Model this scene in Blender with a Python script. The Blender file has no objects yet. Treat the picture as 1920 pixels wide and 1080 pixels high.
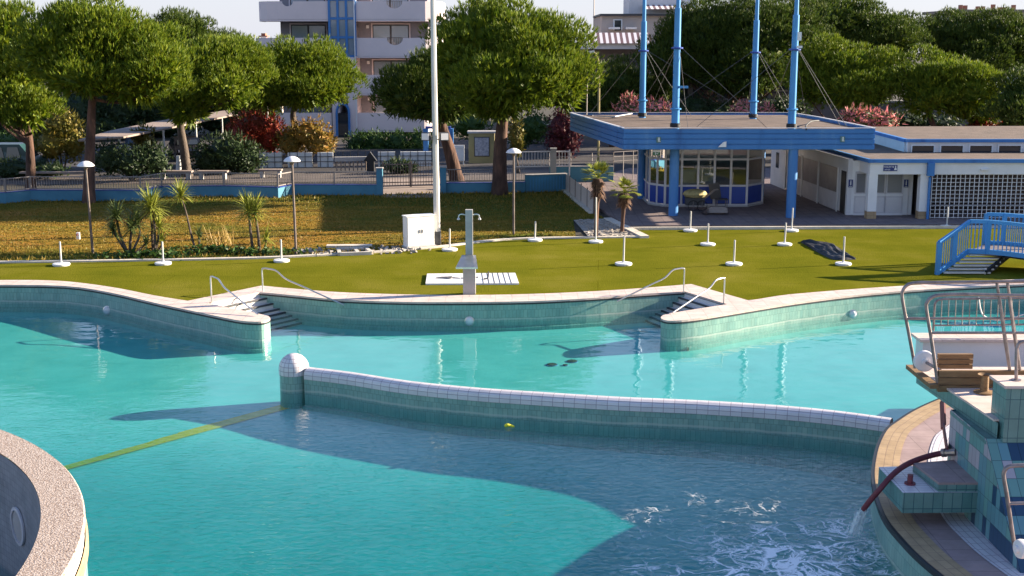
import bpy, math, random
import numpy as np
from mathutils import Vector, Matrix, noise
from mathutils.geometry import tessellate_polygon

S = bpy.context.scene
COL = S.collection
random.seed(7)
RNG = np.random.default_rng(11)
R = math.radians

# ------------------------------------------------------------------ camera, sky, sun, exposure
CAM_H, FPX = 7.6, 2350.0
PITCH = math.atan(461.0 / FPX)
cd = bpy.data.cameras.new('camera')
cam = bpy.data.objects.new('camera', cd)
COL.objects.link(cam)
cam.location = (0, 0, CAM_H)
cam.rotation_euler = (math.pi / 2 - PITCH, 0, 0)
cd.sensor_width = 36.0
cd.lens = 36.0 * FPX / 1920.0
cd.clip_start, cd.clip_end = 0.1, 3000
S.camera = cam

SUN_EL, SUN_AZ = R(17.0), R(75.5)          # azimuth clockwise from +Y
w = bpy.data.worlds.new('World')
S.world = w
w.use_nodes = True
wn = w.node_tree
sky = wn.nodes.new('ShaderNodeTexSky')
sky.sky_type = 'NISHITA'
sky.sun_disc = False
sky.sun_elevation = SUN_EL
sky.sun_rotation = SUN_AZ
sky.air_density, sky.dust_density, sky.ozone_density = 1.0, 0.3, 2.0
bg = wn.nodes['Background']
bg.inputs['Strength'].default_value = 0.07
tint = wn.nodes.new('ShaderNodeMix'); tint.data_type = 'RGBA'; tint.blend_type = 'MULTIPLY'; tint.inputs[0].default_value = 1.0
tint.inputs[7].default_value = (.92, .92, 1.05, 1)          # the low sky is bluer and cooler than the model's
wn.links.new(sky.outputs['Color'], tint.inputs[6])
tc = wn.nodes.new('ShaderNodeTexCoord'); sz = wn.nodes.new('ShaderNodeSeparateXYZ'); wn.links.new(tc.outputs['Generated'], sz.inputs[0])
hr = wn.nodes.new('ShaderNodeMapRange'); hr.inputs[1].default_value = .0; hr.inputs[2].default_value = .50; hr.inputs[3].default_value = .90; hr.inputs[4].default_value = 0.0
wn.links.new(sz.outputs[2], hr.inputs[0])
hz_ = wn.nodes.new('ShaderNodeMix'); hz_.data_type = 'RGBA'; hz_.inputs[7].default_value = (2.85, 2.95, 3.4, 1)     # pale hazy band low in the sky
wn.links.new(hr.outputs[0], hz_.inputs[0]); wn.links.new(tint.outputs[2], hz_.inputs[6]); wn.links.new(hz_.outputs[2], bg.inputs['Color'])

sd = bpy.data.lights.new('sun', 'SUN')
sd.energy = 5.0
sd.angle = R(0.5)
sd.color = (1.0, 0.86, 0.66)
sun = bpy.data.objects.new('sun', sd)
COL.objects.link(sun)
sdir = Vector((math.sin(SUN_AZ) * math.cos(SUN_EL), math.cos(SUN_AZ) * math.cos(SUN_EL), math.sin(SUN_EL)))
sun.rotation_euler = sdir.to_track_quat('Z', 'Y').to_euler()
sun.location = (60, 40, 40)

S.view_settings.view_transform = 'Standard'
S.view_settings.look = 'None'
S.view_settings.exposure = 1.95
S.view_settings.gamma = 1.0
S.view_settings.use_curve_mapping = False
S.cycles.max_bounces = 8
S.cycles.transparent_max_bounces = 12
S.cycles.caustics_reflective = False
S.cycles.caustics_refractive = False

# ------------------------------------------------------------------ measuring (pixel of the 1920x1080 photo -> metres)
def ray(x, y):
    u, v = (x - 960) / FPX, (540 - y) / FPX
    c, s = math.cos(PITCH), math.sin(PITCH)
    return Vector((u, c + v * s, -s + v * c))
def P(x, y, z=0.0):
    d = ray(x, y); t = (z - CAM_H) / d.z
    return Vector((d.x * t, d.y * t, z))
def PY(x, y, Y):
    d = ray(x, y); t = Y / d.y
    return Vector((d.x * t, Y, CAM_H + d.z * t))
def PX(x, y, X):
    d = ray(x, y); t = X / d.x
    return Vector((X, d.y * t, CAM_H + d.z * t))
def V(*a): return Vector(a)

# ------------------------------------------------------------------ materials
def mat(name, col, rough=0.6, metal=0.0, spec=0.5):
    m = bpy.data.materials.new(name); m.use_nodes = True
    b = m.node_tree.nodes['Principled BSDF']
    b.inputs['Base Color'].default_value = (*col, 1)
    b.inputs['Roughness'].default_value = rough
    b.inputs['Metallic'].default_value = metal
    b.inputs['Specular IOR Level'].default_value = spec
    return m
def nd(m, t, **kw):
    n = m.node_tree.nodes.new(t)
    for k, v in kw.items():
        if k in n.inputs: n.inputs[k].default_value = v
        else: setattr(n, k, v)
    return n
def lk(m, a, b): m.node_tree.links.new(a, b)
def ramp(m, stops, src=None, interp='LINEAR'):
    r = nd(m, 'ShaderNodeValToRGB'); r.color_ramp.interpolation = interp
    e = r.color_ramp.elements
    while len(e) < len(stops): e.new(0.5)
    for el, (p, c) in zip(e, stops):
        el.position = p; el.color = (*c, 1)
    if src is not None: lk(m, src, r.inputs[0])
    return r
def bsdf(m): return m.node_tree.nodes['Principled BSDF']
def noisy(name, stops, scale=2.0, rough=0.8, detail=5.0, bump=0.0, bscale=None, stretch=(1, 1, 1), metal=0.0, spec=0.4):
    """base colour from world-position noise through a ramp, optional fine bump"""
    m = mat(name, stops[0][1], rough, metal, spec)
    g = nd(m, 'ShaderNodeNewGeometry')
    mp = nd(m, 'ShaderNodeMapping'); mp.inputs['Scale'].default_value = stretch
    lk(m, g.outputs['Position'], mp.inputs['Vector'])
    n = nd(m, 'ShaderNodeTexNoise', Scale=scale, Detail=detail, Roughness=0.6)
    lk(m, mp.outputs[0], n.inputs['Vector'])
    r = ramp(m, stops, n.outputs['Fac'])
    lk(m, r.outputs[0], bsdf(m).inputs['Base Color'])
    if bump:
        n2 = nd(m, 'ShaderNodeTexNoise', Scale=bscale or scale * 8, Detail=4.0)
        lk(m, mp.outputs[0], n2.inputs['Vector'])
        bp = nd(m, 'ShaderNodeBump', Strength=bump, Distance=0.05)
        lk(m, n2.outputs['Fac'], bp.inputs['Height']); lk(m, bp.outputs[0], bsdf(m).inputs['Normal'])
    return m
def tiles(name, c1, c2, grout, tw, th, gap=0.006, rough=0.3, offset=0.0, dirt=0.25, bump=0.3, spec=0.4):
    """tiles laid out on the mesh's UV map, which is in metres"""
    m = mat(name, c1, rough, 0, spec)
    uv = nd(m, 'ShaderNodeUVMap')
    b = nd(m, 'ShaderNodeTexBrick', offset=offset, squash=1.0)
    b.inputs['Color1'].default_value = (*c1, 1); b.inputs['Color2'].default_value = (*c2, 1)
    b.inputs['Mortar'].default_value = (*grout, 1); b.inputs['Scale'].default_value = 1.0
    b.inputs['Mortar Size'].default_value = gap; b.inputs['Mortar Smooth'].default_value = 0.1
    b.inputs['Brick Width'].default_value = tw; b.inputs['Row Height'].default_value = th
    lk(m, uv.outputs[0], b.inputs['Vector'])
    n = nd(m, 'ShaderNodeTexNoise', Scale=3.0, Detail=6.0, Roughness=0.65)
    g = nd(m, 'ShaderNodeNewGeometry'); lk(m, g.outputs['Position'], n.inputs['Vector'])
    r = ramp(m, [(0.3, (1 - dirt,) * 3), (0.65, (1, 1, 1))], n.outputs['Fac'])
    mx = nd(m, 'ShaderNodeMix', data_type='RGBA', blend_type='MULTIPLY'); mx.inputs[0].default_value = 1.0
    lk(m, b.outputs['Color'], mx.inputs[6]); lk(m, r.outputs[0], mx.inputs[7])
    lk(m, mx.outputs[2], bsdf(m).inputs['Base Color'])
    bp = nd(m, 'ShaderNodeBump', Strength=bump, Distance=0.01, invert=True)
    lk(m, b.outputs['Fac'], bp.inputs['Height']); lk(m, bp.outputs[0], bsdf(m).inputs['Normal'])
    return m
def leafy(name, stops, rough=0.55, trans=0.25, patch=0.35):
    """each leaf (mesh island) takes its own shade; slight light through the leaf"""
    m = mat(name, stops[0][1], rough, 0, 0.3)
    g = nd(m, 'ShaderNodeNewGeometry')
    n = nd(m, 'ShaderNodeTexNoise', Scale=0.8, Detail=3.0)
    lk(m, g.outputs['Position'], n.inputs['Vector'])
    mx = nd(m, 'ShaderNodeMix', data_type='FLOAT'); mx.inputs[0].default_value = patch
    lk(m, g.outputs['Random Per Island'], mx.inputs[2]); lk(m, n.outputs['Fac'], mx.inputs[3])
    r = ramp(m, stops, mx.outputs[0])
    lk(m, r.outputs[0], bsdf(m).inputs['Base Color'])
    if trans:
        t = nd(m, 'ShaderNodeBsdfTranslucent'); lk(m, r.outputs[0], t.inputs['Color'])
        mix = nd(m, 'ShaderNodeMixShader'); mix.inputs[0].default_value = trans
        out = m.node_tree.nodes['Material Output']
        lk(m, bsdf(m).outputs[0], mix.inputs[1]); lk(m, t.outputs[0], mix.inputs[2]); lk(m, mix.outputs[0], out.inputs['Surface'])
    return m

M = {}
M['white'] = noisy('white_paint', [(0.3, (.70, .69, .68)), (0.7, (.80, .79, .78))], 1.3, 0.55)
M['plaster'] = noisy('white_plaster', [(0.3, (.60, .58, .58)), (0.7, (.72, .70, .70))], 0.7, 0.8, bump=.1, bscale=30)
M['apt'] = noisy('pale_facade', [(0.3, (.70, .60, .59)), (0.7, (.80, .68, .66))], 0.4, 0.85)
M['apt_in'] = noisy('shaded_facade_recess', [(0.3, (.215, .20, .215)), (0.7, (.27, .25, .27))], 0.5, 0.85)  # darker copy of the facade colour, with the recess shade put in
M['beige'] = noisy('beige_facade', [(0.3, (.42, .35, .31)), (0.7, (.52, .44, .39))], 0.4, 0.85)
M['grey_facade'] = noisy('shaded_facade', [(0.3, (.13, .11, .115)), (0.7, (.20, .17, .17))], 0.3, 0.9)  # dark grey tone has the shade on the rear walls put in
M['blue'] = noisy('blue_paint', [(0.22, (.020, .095, .28)), (0.42, (.042, .18, .45)), (0.62, (.055, .20, .47)), (0.8, (.13, .30, .52))], 1.6, 0.5, stretch=(1, 1, .22), bump=.05)
M['blue_lt'] = noisy('bright_blue_paint', [(0.3, (.045, .225, .50)), (0.7, (.065, .275, .57))], 1.5, 0.4)
M['blue_dk'] = noisy('dark_blue_panel', [(0.3, (.02, .05, .28)), (0.7, (.028, .07, .34))], 1.0, 0.4)
M['blue_wall'] = noisy('blue_wall_paint', [(0.25, (.05, .15, .23)), (0.5, (.07, .215, .31)), (0.75, (.085, .24, .335))], 0.8, 0.8, bump=.15, bscale=20)
M['navy'] = mat('navy_sign', (.012, .03, .16), .4)
M['alu'] = noisy('pale_aluminium', [(0.3, (.52, .50, .52)), (0.7, (.62, .60, .62))], 2, 0.45, metal=0.1)
M['steel'] = noisy('stainless_steel', [(0.3, (.55, .53, .50)), (0.7, (.68, .65, .62))], 6, 0.3, metal=0.85)
M['steel_dk'] = noisy('weathered_steel', [(0.3, (.20, .16, .15)), (0.7, (.34, .28, .27))], 8, 0.4, metal=0.6)
M['galv'] = noisy('galvanised_rail', [(0.3, (.20, .175, .17)), (0.7, (.30, .27, .26))], 2, 0.5, metal=0.3)
M['lampmetal'] = noisy('lamp_post_metal', [(0.3, (.09, .07, .065)), (0.7, (.17, .135, .12))], 3, 0.5, metal=0.3)
M['pole'] = noisy('pole_paint', [(0.3, (.50, .48, .45)), (0.7, (.62, .60, .57))], 1.2, 0.5)
M['cable'] = mat('dull_cable', (.10, .095, .10), .8)
M['dark'] = mat('dark_rubber', (.012, .012, .014), .6)
M['darkgrey'] = mat('dark_grey', (.05, .05, .055), .6)
M['glass'] = mat('dark_glass', (.03, .035, .04), .04, 0, .8)
M['glass_sky'] = mat('sky_painted_glass', (.22, .27, .33), .06, 0, .9)  # bluish base colour paints in the reflected sky
M['roofgravel'] = noisy('roof_felt', [(0.3, (.085, .058, .045)), (0.55, (.13, .09, .07)), (0.75, (.17, .12, .095))], 1.2, 0.95, bump=.3, bscale=25)
M['asphalt'] = noisy('asphalt', [(0.3, (.030, .026, .028)), (0.7, (.052, .046, .048))], .5, 0.9, bump=.3, bscale=40)
M['soil'] = noisy('ground_soil', [(0.3, (.03, .026, .018)), (0.7, (.06, .05, .033))], .35, 0.95, bump=.4, bscale=10)
M['paving'] = tiles('patio_paving', (.20, .155, .155), (.235, .185, .18), (.12, .095, .10), .5, .5, .012, .8, 0, .25, .2, .25)
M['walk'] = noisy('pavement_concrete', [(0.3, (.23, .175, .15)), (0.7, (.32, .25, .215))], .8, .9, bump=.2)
M['shade_walk'] = noisy('shaded_pavement', [(0.3, (.075, .060, .055)), (0.7, (.125, .10, .09))], .6, .9, bump=.2)  # pavement colour darkened to carry the tree shade
M['kerb'] = noisy('kerb_concrete', [(0.3, (.50, .44, .37)), (0.7, (.66, .60, .52))], 2.5, .85, bump=.2)
M['coping'] = tiles('coping_tile', (.66, .52, .46), (.72, .58, .52), (.52, .40, .34), .50, .30, .008, .65, 0, .22, .2, .25)
M['tan_tile'] = tiles('tan_tile', (.42, .29, .16), (.47, .33, .19), (.28, .19, .12), .3, .15, .007, .55, 0, .3, .25, .3)
M['pink_tile'] = tiles('pink_paving', (.34, .245, .24), (.38, .28, .265), (.25, .18, .175), .6, .4, .008, .7, 0, .25, .2, .25)
M['white_tile'] = tiles('white_tile', (.66, .61, .62), (.73, .68, .69), (.34, .27, .31), .24, .105, .006, .3, 0, .10, .4, .4)
M['dome_tile'] = tiles('dome_tile', (.66, .61, .62), (.73, .68, .69), (.34, .27, .31), .125, .11, .007, .3, 0, .10, .4, .4)
M['green_tile'] = tiles('green_tile', (.21, .37, .33), (.28, .43, .37), (.15, .27, .24), .11, .24, .006, .3, .5, .22, .3, .4)
m = M['green_tile']; src = bsdf(m).inputs['Base Color'].links[0].from_socket
g = nd(m, 'ShaderNodeNewGeometry'); sx = nd(m, 'ShaderNodeSeparateXYZ'); lk(m, g.outputs['Position'], sx.inputs[0])
nz_ = nd(m, 'ShaderNodeTexNoise', Scale=1.7, Detail=5.0); lk(m, g.outputs['Position'], nz_.inputs['Vector'])
ofs = nd(m, 'ShaderNodeMath', operation='MULTIPLY_ADD'); ofs.inputs[1].default_value = .10; lk(m, nz_.outputs['Fac'], ofs.inputs[0]); lk(m, sx.outputs[2], ofs.inputs[2])
ab_ = nd(m, 'ShaderNodeMath', operation='ADD'); ab_.inputs[1].default_value = .47; lk(m, ofs.outputs[0], ab_.inputs[0])
ab2 = nd(m, 'ShaderNodeMath', operation='ABSOLUTE'); lk(m, ab_.outputs[0], ab2.inputs[0])
fm = nd(m, 'ShaderNodeMapRange'); fm.inputs[1].default_value = .012; fm.inputs[2].default_value = .035; fm.inputs[3].default_value = .55; fm.inputs[4].default_value = 0; lk(m, ab2.outputs[0], fm.inputs[0])
mz_ = nd(m, 'ShaderNodeMix', data_type='RGBA'); mz_.inputs[7].default_value = (.46, .50, .45, 1); lk(m, fm.outputs[0], mz_.inputs[0]); lk(m, src, mz_.inputs[6]); lk(m, mz_.outputs[2], bsdf(m).inputs['Base Color'])
M['teal_tile'] = tiles('teal_tile', (.10, .22, .205), (.15, .27, .25), (.03, .10, .115), .155, .31, .006, .3, 0, .2, .3, .4)
M['trim_shadow'] = mat('dark_trim_and_shadow', (.012, .016, .02), .5)
M['floor_tile'] = noisy('pool_floor_paint', [(0.25, (.15, .435, .385)), (0.5, (.195, .50, .445)), (0.75, (.23, .545, .485))], .9, .6)
M['stepstone'] = noisy('step_stone', [(0.3, (.60, .55, .52)), (0.7, (.72, .67, .64))], 2, .6)
M['concrete'] = noisy('grey_concrete', [(0.3, (.33, .31, .30)), (0.7, (.44, .42, .41))], 1.5, .85, bump=.2)
M['stone'] = noisy('rubble_stone', [(0.3, (.20, .175, .15)), (0.7, (.46, .41, .36))], 6, .9)
M['wood'] = noisy('weathered_wood', [(0.3, (.16, .09, .04)), (0.7, (.27, .16, .075))], 3, .7, stretch=(1, 6, 8), bump=.2)
M['red_hose'] = noisy('red_hose', [(0.3, (.11, .02, .03)), (0.7, (.17, .035, .05))], 5, .55)
M['bark'] = noisy('pine_bark', [(0.3, (.035, .02, .015)), (0.55, (.10, .055, .04)), (0.75, (.20, .10, .065))], 3.5, .95, stretch=(1, 1, .25), bump=1.0, bscale=9)
M['bark_grey'] = noisy('grey_bark', [(0.3, (.05, .037, .03)), (0.7, (.13, .10, .08))], 5, .95, stretch=(1, 1, .4), bump=.6, bscale=20)
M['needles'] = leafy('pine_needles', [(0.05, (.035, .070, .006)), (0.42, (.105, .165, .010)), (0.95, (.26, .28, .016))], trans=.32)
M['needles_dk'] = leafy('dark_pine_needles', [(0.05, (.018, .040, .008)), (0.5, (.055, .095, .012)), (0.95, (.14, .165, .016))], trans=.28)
M['leaf_dark'] = leafy('dark_leaves', [(0.1, (.012, .026, .010)), (0.9, (.045, .075, .022))])
M['leaf_green'] = leafy('hedge_leaves', [(0.1, (.02, .055, .010)), (0.9, (.065, .12, .02))])
M['leaf_red'] = leafy('red_leaves', [(0.05, (.05, .06, .01)), (0.4, (.20, .035, .015)), (0.95, (.42, .05, .03))])
M['leaf_orange'] = leafy('autumn_leaves', [(0.05, (.05, .07, .01)), (0.5, (.22, .14, .02)), (0.95, (.40, .19, .04))])
M['leaf_olive'] = leafy('olive_leaves', [(0.05, (.06, .07, .01)), (0.5, (.14, .13, .018)), (0.95, (.26, .17, .03))])
M['leaf_wine'] = leafy('wine_leaves', [(0.05, (.045, .010, .014)), (0.95, (.14, .022, .03))])
M['oleander'] = leafy('oleander_flowers', [(0.05, (.04, .075, .015)), (0.42, (.10, .10, .03)), (0.50, (.52, .14, .14)), (0.95, (.85, .32, .31))], patch=.15)
M['yucca'] = leafy('yucca_leaves', [(0.05, (.09, .12, .012)), (0.5, (.22, .25, .03)), (0.95, (.42, .40, .08))], trans=.15)
M['yucca_dk'] = leafy('dark_yucca_leaves', [(0.05, (.04, .07, .02)), (0.95, (.17, .21, .06))], trans=.1)
M['dry'] = leafy('dry_stalks', [(0.05, (.30, .20, .05)), (0.95, (.50, .34, .11))], trans=.2)
M['grass'] = leafy('grass_blades', [(0.05, (.06, .09, .010)), (0.45, (.19, .15, .02)), (0.95, (.40, .24, .05))], trans=.2, patch=.6)

# artificial turf: fine pile, worn tone, faint seams between rolls
m = M['turf'] = mat('artificial_turf', (.17, .165, .02), 1.0, 0, .0)
g = nd(m, 'ShaderNodeNewGeometry')
n1 = nd(m, 'ShaderNodeTexNoise', Scale=.35, Detail=5.0, Roughness=.6); lk(m, g.outputs['Position'], n1.inputs['Vector'])
r1 = ramp(m, [(.28, (.105, .112, .009)), (.5, (.140, .136, .012)), (.72, (.185, .165, .024))], n1.outputs['Fac'])
n2 = nd(m, 'ShaderNodeTexNoise', Scale=22.0, Detail=3.0); lk(m, g.outputs['Position'], n2.inputs['Vector'])
r2 = ramp(m, [(.3, (.78, .78, .78)), (.7, (1.1, 1.1, 1.1))], n2.outputs['Fac'])
mp = nd(m, 'ShaderNodeMapping'); mp.inputs['Rotation'].default_value = (0, 0, R(4)); lk(m, g.outputs['Position'], mp.inputs['Vector'])
br = nd(m, 'ShaderNodeTexBrick', offset=.37); br.inputs['Scale'].default_value = 1.0
br.inputs['Color1'].default_value = (1, 1, 1, 1); br.inputs['Color2'].default_value = (.93, .94, .9, 1); br.inputs['Mortar'].default_value = (.66, .66, .6, 1)
br.inputs['Mortar Size'].default_value = .012; br.inputs['Brick Width'].default_value = 14.0; br.inputs['Row Height'].default_value = 2.0
lk(m, mp.outputs[0], br.inputs['Vector'])
ma = nd(m, 'ShaderNodeMix', data_type='RGBA', blend_type='MULTIPLY'); ma.inputs[0].default_value = 1
mb_ = nd(m, 'ShaderNodeMix', data_type='RGBA', blend_type='MULTIPLY'); mb_.inputs[0].default_value = 1
lk(m, r1.outputs[0], ma.inputs[6]); lk(m, r2.outputs[0], ma.inputs[7]); lk(m, ma.outputs[2], mb_.inputs[6]); lk(m, br.outputs['Color'], mb_.inputs[7])
lk(m, mb_.outputs[2], bsdf(m).inputs['Base Color'])
bp = nd(m, 'ShaderNodeBump', Strength=.5, Distance=.03); lk(m, n2.outputs['Fac'], bp.inputs['Height']); lk(m, bp.outputs[0], bsdf(m).inputs['Normal'])

# lawn: parched orange-brown grass with greener patches where it is watered (along the kerb and the wall)
m = M['lawn'] = mat('parched_lawn', (.3, .2, .05), .95, 0, .1)
g = nd(m, 'ShaderNodeNewGeometry')
mp = nd(m, 'ShaderNodeMapping'); mp.inputs['Scale'].default_value = (.35, 1.6, 1); lk(m, g.outputs['Position'], mp.inputs['Vector'])
n1 = nd(m, 'ShaderNodeTexNoise', Scale=.8, Detail=8.0, Roughness=.7); lk(m, mp.outputs[0], n1.inputs['Vector'])
sx = nd(m, 'ShaderNodeSeparateXYZ'); lk(m, g.outputs['Position'], sx.inputs[0])
y1 = nd(m, 'ShaderNodeMapRange'); y1.inputs[1].default_value = 56.5; y1.inputs[2].default_value = 62.5; y1.inputs[3].default_value = 0; y1.inputs[4].default_value = .42; lk(m, sx.outputs[1], y1.inputs[0])
y2 = nd(m, 'ShaderNodeMapRange'); y2.inputs[1].default_value = 44.0; y2.inputs[2].default_value = 46.5; y2.inputs[3].default_value = .36; y2.inputs[4].default_value = 0; lk(m, sx.outputs[1], y2.inputs[0])
x1 = nd(m, 'ShaderNodeMapRange'); x1.inputs[1].default_value = -6; x1.inputs[2].default_value = 2; x1.inputs[3].default_value = 0; x1.inputs[4].default_value = .25; lk(m, sx.outputs[0], x1.inputs[0])
a1 = nd(m, 'ShaderNodeMath', operation='ADD'); lk(m, y1.outputs[0], a1.inputs[0]); lk(m, y2.outputs[0], a1.inputs[1])
a2 = nd(m, 'ShaderNodeMath', operation='ADD'); lk(m, a1.outputs[0], a2.inputs[0]); lk(m, x1.outputs[0], a2.inputs[1])
n3 = nd(m, 'ShaderNodeTexNoise', Scale=.22, Detail=4.0, Roughness=.6); lk(m, g.outputs['Position'], n3.inputs['Vector'])
p3 = nd(m, 'ShaderNodeMath', operation='MULTIPLY_ADD'); p3.inputs[1].default_value = 1.1; p3.inputs[2].default_value = -.52; lk(m, n3.outputs['Fac'], p3.inputs[0])
a2b = nd(m, 'ShaderNodeMath', operation='ADD'); lk(m, a2.outputs[0], a2b.inputs[0]); lk(m, p3.outputs[0], a2b.inputs[1])
a3 = nd(m, 'ShaderNodeMath', operation='ADD'); lk(m, a2b.outputs[0], a3.inputs[0]); lk(m, n1.outputs['Fac'], a3.inputs[1])
r1 = ramp(m, [(.28, (.40, .21, .06)), (.44, (.34, .175, .025)), (.58, (.25, .165, .02)), (.78, (.11, .125, .012))], a3.outputs[0])
n2 = nd(m, 'ShaderNodeTexNoise', Scale=9.0, Detail=5.0, Roughness=.7); lk(m, mp.outputs[0], n2.inputs['Vector'])
r2 = ramp(m, [(.3, (.6, .6, .55)), (.7, (1.2, 1.2, 1.2))], n2.outputs['Fac'])
ma = nd(m, 'ShaderNodeMix', data_type='RGBA', blend_type='MULTIPLY'); ma.inputs[0].default_value = 1
lk(m, r1.outputs[0], ma.inputs[6]); lk(m, r2.outputs[0], ma.inputs[7]); lk(m, ma.outputs[2], bsdf(m).inputs['Base Color'])
bp = nd(m, 'ShaderNodeBump', Strength=1.0, Distance=.12); lk(m, n2.outputs['Fac'], bp.inputs['Height']); lk(m, bp.outputs[0], bsdf(m).inputs['Normal'])

# exposed-aggregate (pebble) rim of the round pool
m = M['pebble'] = mat('pebble_concrete', (.6, .45, .38), .85, 0, .2)
g = nd(m, 'ShaderNodeNewGeometry')
vo = nd(m, 'ShaderNodeTexVoronoi', Scale=42.0); lk(m, g.outputs['Position'], vo.inputs['Vector'])
n2 = nd(m, 'ShaderNodeTexNoise', Scale=30.0, Detail=3.0); lk(m, g.outputs['Position'], n2.inputs['Vector'])
r1 = ramp(m, [(.30, (.24, .19, .165)), (.45, (.52, .44, .39)), (.65, (.64, .57, .52))], n2.outputs['Fac'])
r2 = ramp(m, [(.1, (1.05, 1.05, 1.05)), (.6, (.62, .55, .5))], vo.outputs['Distance'])
ma = nd(m, 'ShaderNodeMix', data_type='RGBA', blend_type='MULTIPLY'); ma.inputs[0].default_value = 1
lk(m, r1.outputs[0], ma.inputs[6]); lk(m, r2.outputs[0], ma.inputs[7]); lk(m, ma.outputs[2], bsdf(m).inputs['Base Color'])
bp = nd(m, 'ShaderNodeBump', Strength=.45, Distance=.012, invert=True); lk(m, vo.outputs['Distance'], bp.inputs['Height']); lk(m, bp.outputs[0], bsdf(m).inputs['Normal'])

# blocky mosaic of the diving tower: whole tiles in lilac white, aqua, teal and navy
m = M['mosaic'] = mat('tower_mosaic', (.4, .5, .5), .3, 0, .4)
uv = nd(m, 'ShaderNodeUVMap')
dv = nd(m, 'ShaderNodeVectorMath', operation='DIVIDE'); dv.inputs[1].default_value = (.155, .31, 1); lk(m, uv.outputs[0], dv.inputs[0])
fl = nd(m, 'ShaderNodeVectorMath', operation='FLOOR'); lk(m, dv.outputs[0], fl.inputs[0])
n1 = nd(m, 'ShaderNodeTexNoise', Scale=.30, Detail=1.5, Roughness=.5)
st_ = nd(m, 'ShaderNodeVectorMath', operation='MULTIPLY'); st_.inputs[1].default_value = (1, 1.9, 1); lk(m, fl.outputs[0], st_.inputs[0]); lk(m, st_.outputs[0], n1.inputs['Vector'])
sv = nd(m, 'ShaderNodeSeparateXYZ'); lk(m, fl.outputs[0], sv.inputs[0])
g1 = nd(m, 'ShaderNodeMath', operation='MULTIPLY_ADD'); g1.inputs[1].default_value = .045; lk(m, sv.outputs[1], g1.inputs[0]); lk(m, n1.outputs['Fac'], g1.inputs[2])
g2 = nd(m, 'ShaderNodeMath', operation='MULTIPLY_ADD'); g2.inputs[1].default_value = -.011; lk(m, sv.outputs[0], g2.inputs[0]); lk(m, g1.outputs[0], g2.inputs[2])
r1 = ramp(m, [(0, (.025, .065, .13)), (.365, (.13, .28, .32)), (.48, (.15, .31, .29)), (.575, (.42, .38, .42)), (.74, (.15, .31, .31))], g2.outputs[0], 'CONSTANT')
br = nd(m, 'ShaderNodeTexBrick', offset=0.0); br.inputs['Scale'].default_value = 1
br.inputs['Color1'].default_value = (1, 1, 1, 1); br.inputs['Color2'].default_value = (.86, .88, .88, 1); br.inputs['Mortar'].default_value = (.42, .42, .45, 1)
br.inputs['Mortar Size'].default_value = .006; br.inputs['Brick Width'].default_value = .155; br.inputs['Row Height'].default_value = .31
lk(m, uv.outputs[0], br.inputs['Vector'])
ma = nd(m, 'ShaderNodeMix', data_type='RGBA', blend_type='MULTIPLY'); ma.inputs[0].default_value = 1
lk(m, r1.outputs[0], ma.inputs[6]); lk(m, br.outputs['Color'], ma.inputs[7]); lk(m, ma.outputs[2], bsdf(m).inputs['Base Color'])

# water: clear, absorbing red with depth, reflecting by angle, calm with light ripples that grow towards the jets
m = M['water'] = bpy.data.materials.new('pool_water'); m.use_nodes = True
nt = m.node_tree; nt.nodes.clear()
out = nt.nodes.new('ShaderNodeOutputMaterial')
gl = nt.nodes.new('ShaderNodeBsdfGlossy'); gl.inputs['Roughness'].default_value = .015; gl.inputs['Color'].default_value = (1, 1, 1, 1)
tr = nt.nodes.new('ShaderNodeBsdfTransparent'); tr.inputs['Color'].default_value = (.97, .99, .985, 1)
fr = nt.nodes.new('ShaderNodeFresnel'); fr.inputs['IOR'].default_value = 1.33
mx = nt.nodes.new('ShaderNodeMixShader')
lk(m, fr.outputs[0], mx.inputs[0]); lk(m, tr.outputs[0], mx.inputs[1]); lk(m, gl.outputs[0], mx.inputs[2]); lk(m, mx.outputs[0], out.inputs['Surface'])
va = nt.nodes.new('ShaderNodeVolumeAbsorption'); va.inputs['Color'].default_value = (.30, .84, .86, 1); va.inputs['Density'].default_value = .72
lk(m, va.outputs[0], out.inputs['Volume'])
g = nt.nodes.new('ShaderNodeNewGeometry')
mp = nt.nodes.new('ShaderNodeMapping'); mp.inputs['Scale'].default_value = (.8, 1.4, 1); lk(m, g.outputs['Position'], mp.inputs['Vector'])
n1 = nt.nodes.new('ShaderNodeTexNoise'); n1.inputs['Scale'].default_value = 1.6; n1.inputs['Detail'].default_value = 2.0; lk(m, mp.outputs[0], n1.inputs['Vector'])
n2 = nt.nodes.new('ShaderNodeTexNoise'); n2.inputs['Scale'].default_value = 6.0; n2.inputs['Detail'].default_value = 2.5; n2.inputs['Distortion'].default_value = .6; lk(m, mp.outputs[0], n2.inputs['Vector'])
sx = nt.nodes.new('ShaderNodeSeparateXYZ'); lk(m, g.outputs['Position'], sx.inputs[0])
mr = nt.nodes.new('ShaderNodeMapRange'); mr.inputs[1].default_value = 17; mr.inputs[2].default_value = 29; mr.inputs[3].default_value = 4.2; mr.inputs[4].default_value = .12; lk(m, sx.outputs[1], mr.inputs[0])
mm = nt.nodes.new('ShaderNodeMath'); mm.operation = 'MULTIPLY'; lk(m, n2.outputs['Fac'], mm.inputs[0]); lk(m, mr.outputs[0], mm.inputs[1])
ad = nt.nodes.new('ShaderNodeMath'); ad.operation = 'ADD'; lk(m, n1.outputs['Fac'], ad.inputs[0]); lk(m, mm.outputs[0], ad.inputs[1])
bp = nt.nodes.new('ShaderNodeBump'); bp.inputs['Strength'].default_value = 1.0; bp.inputs['Distance'].default_value = .009; lk(m, ad.outputs[0], bp.inputs['Height'])
lk(m, bp.outputs[0], gl.inputs['Normal']); lk(m, bp.outputs[0], fr.inputs['Normal'])
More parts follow.
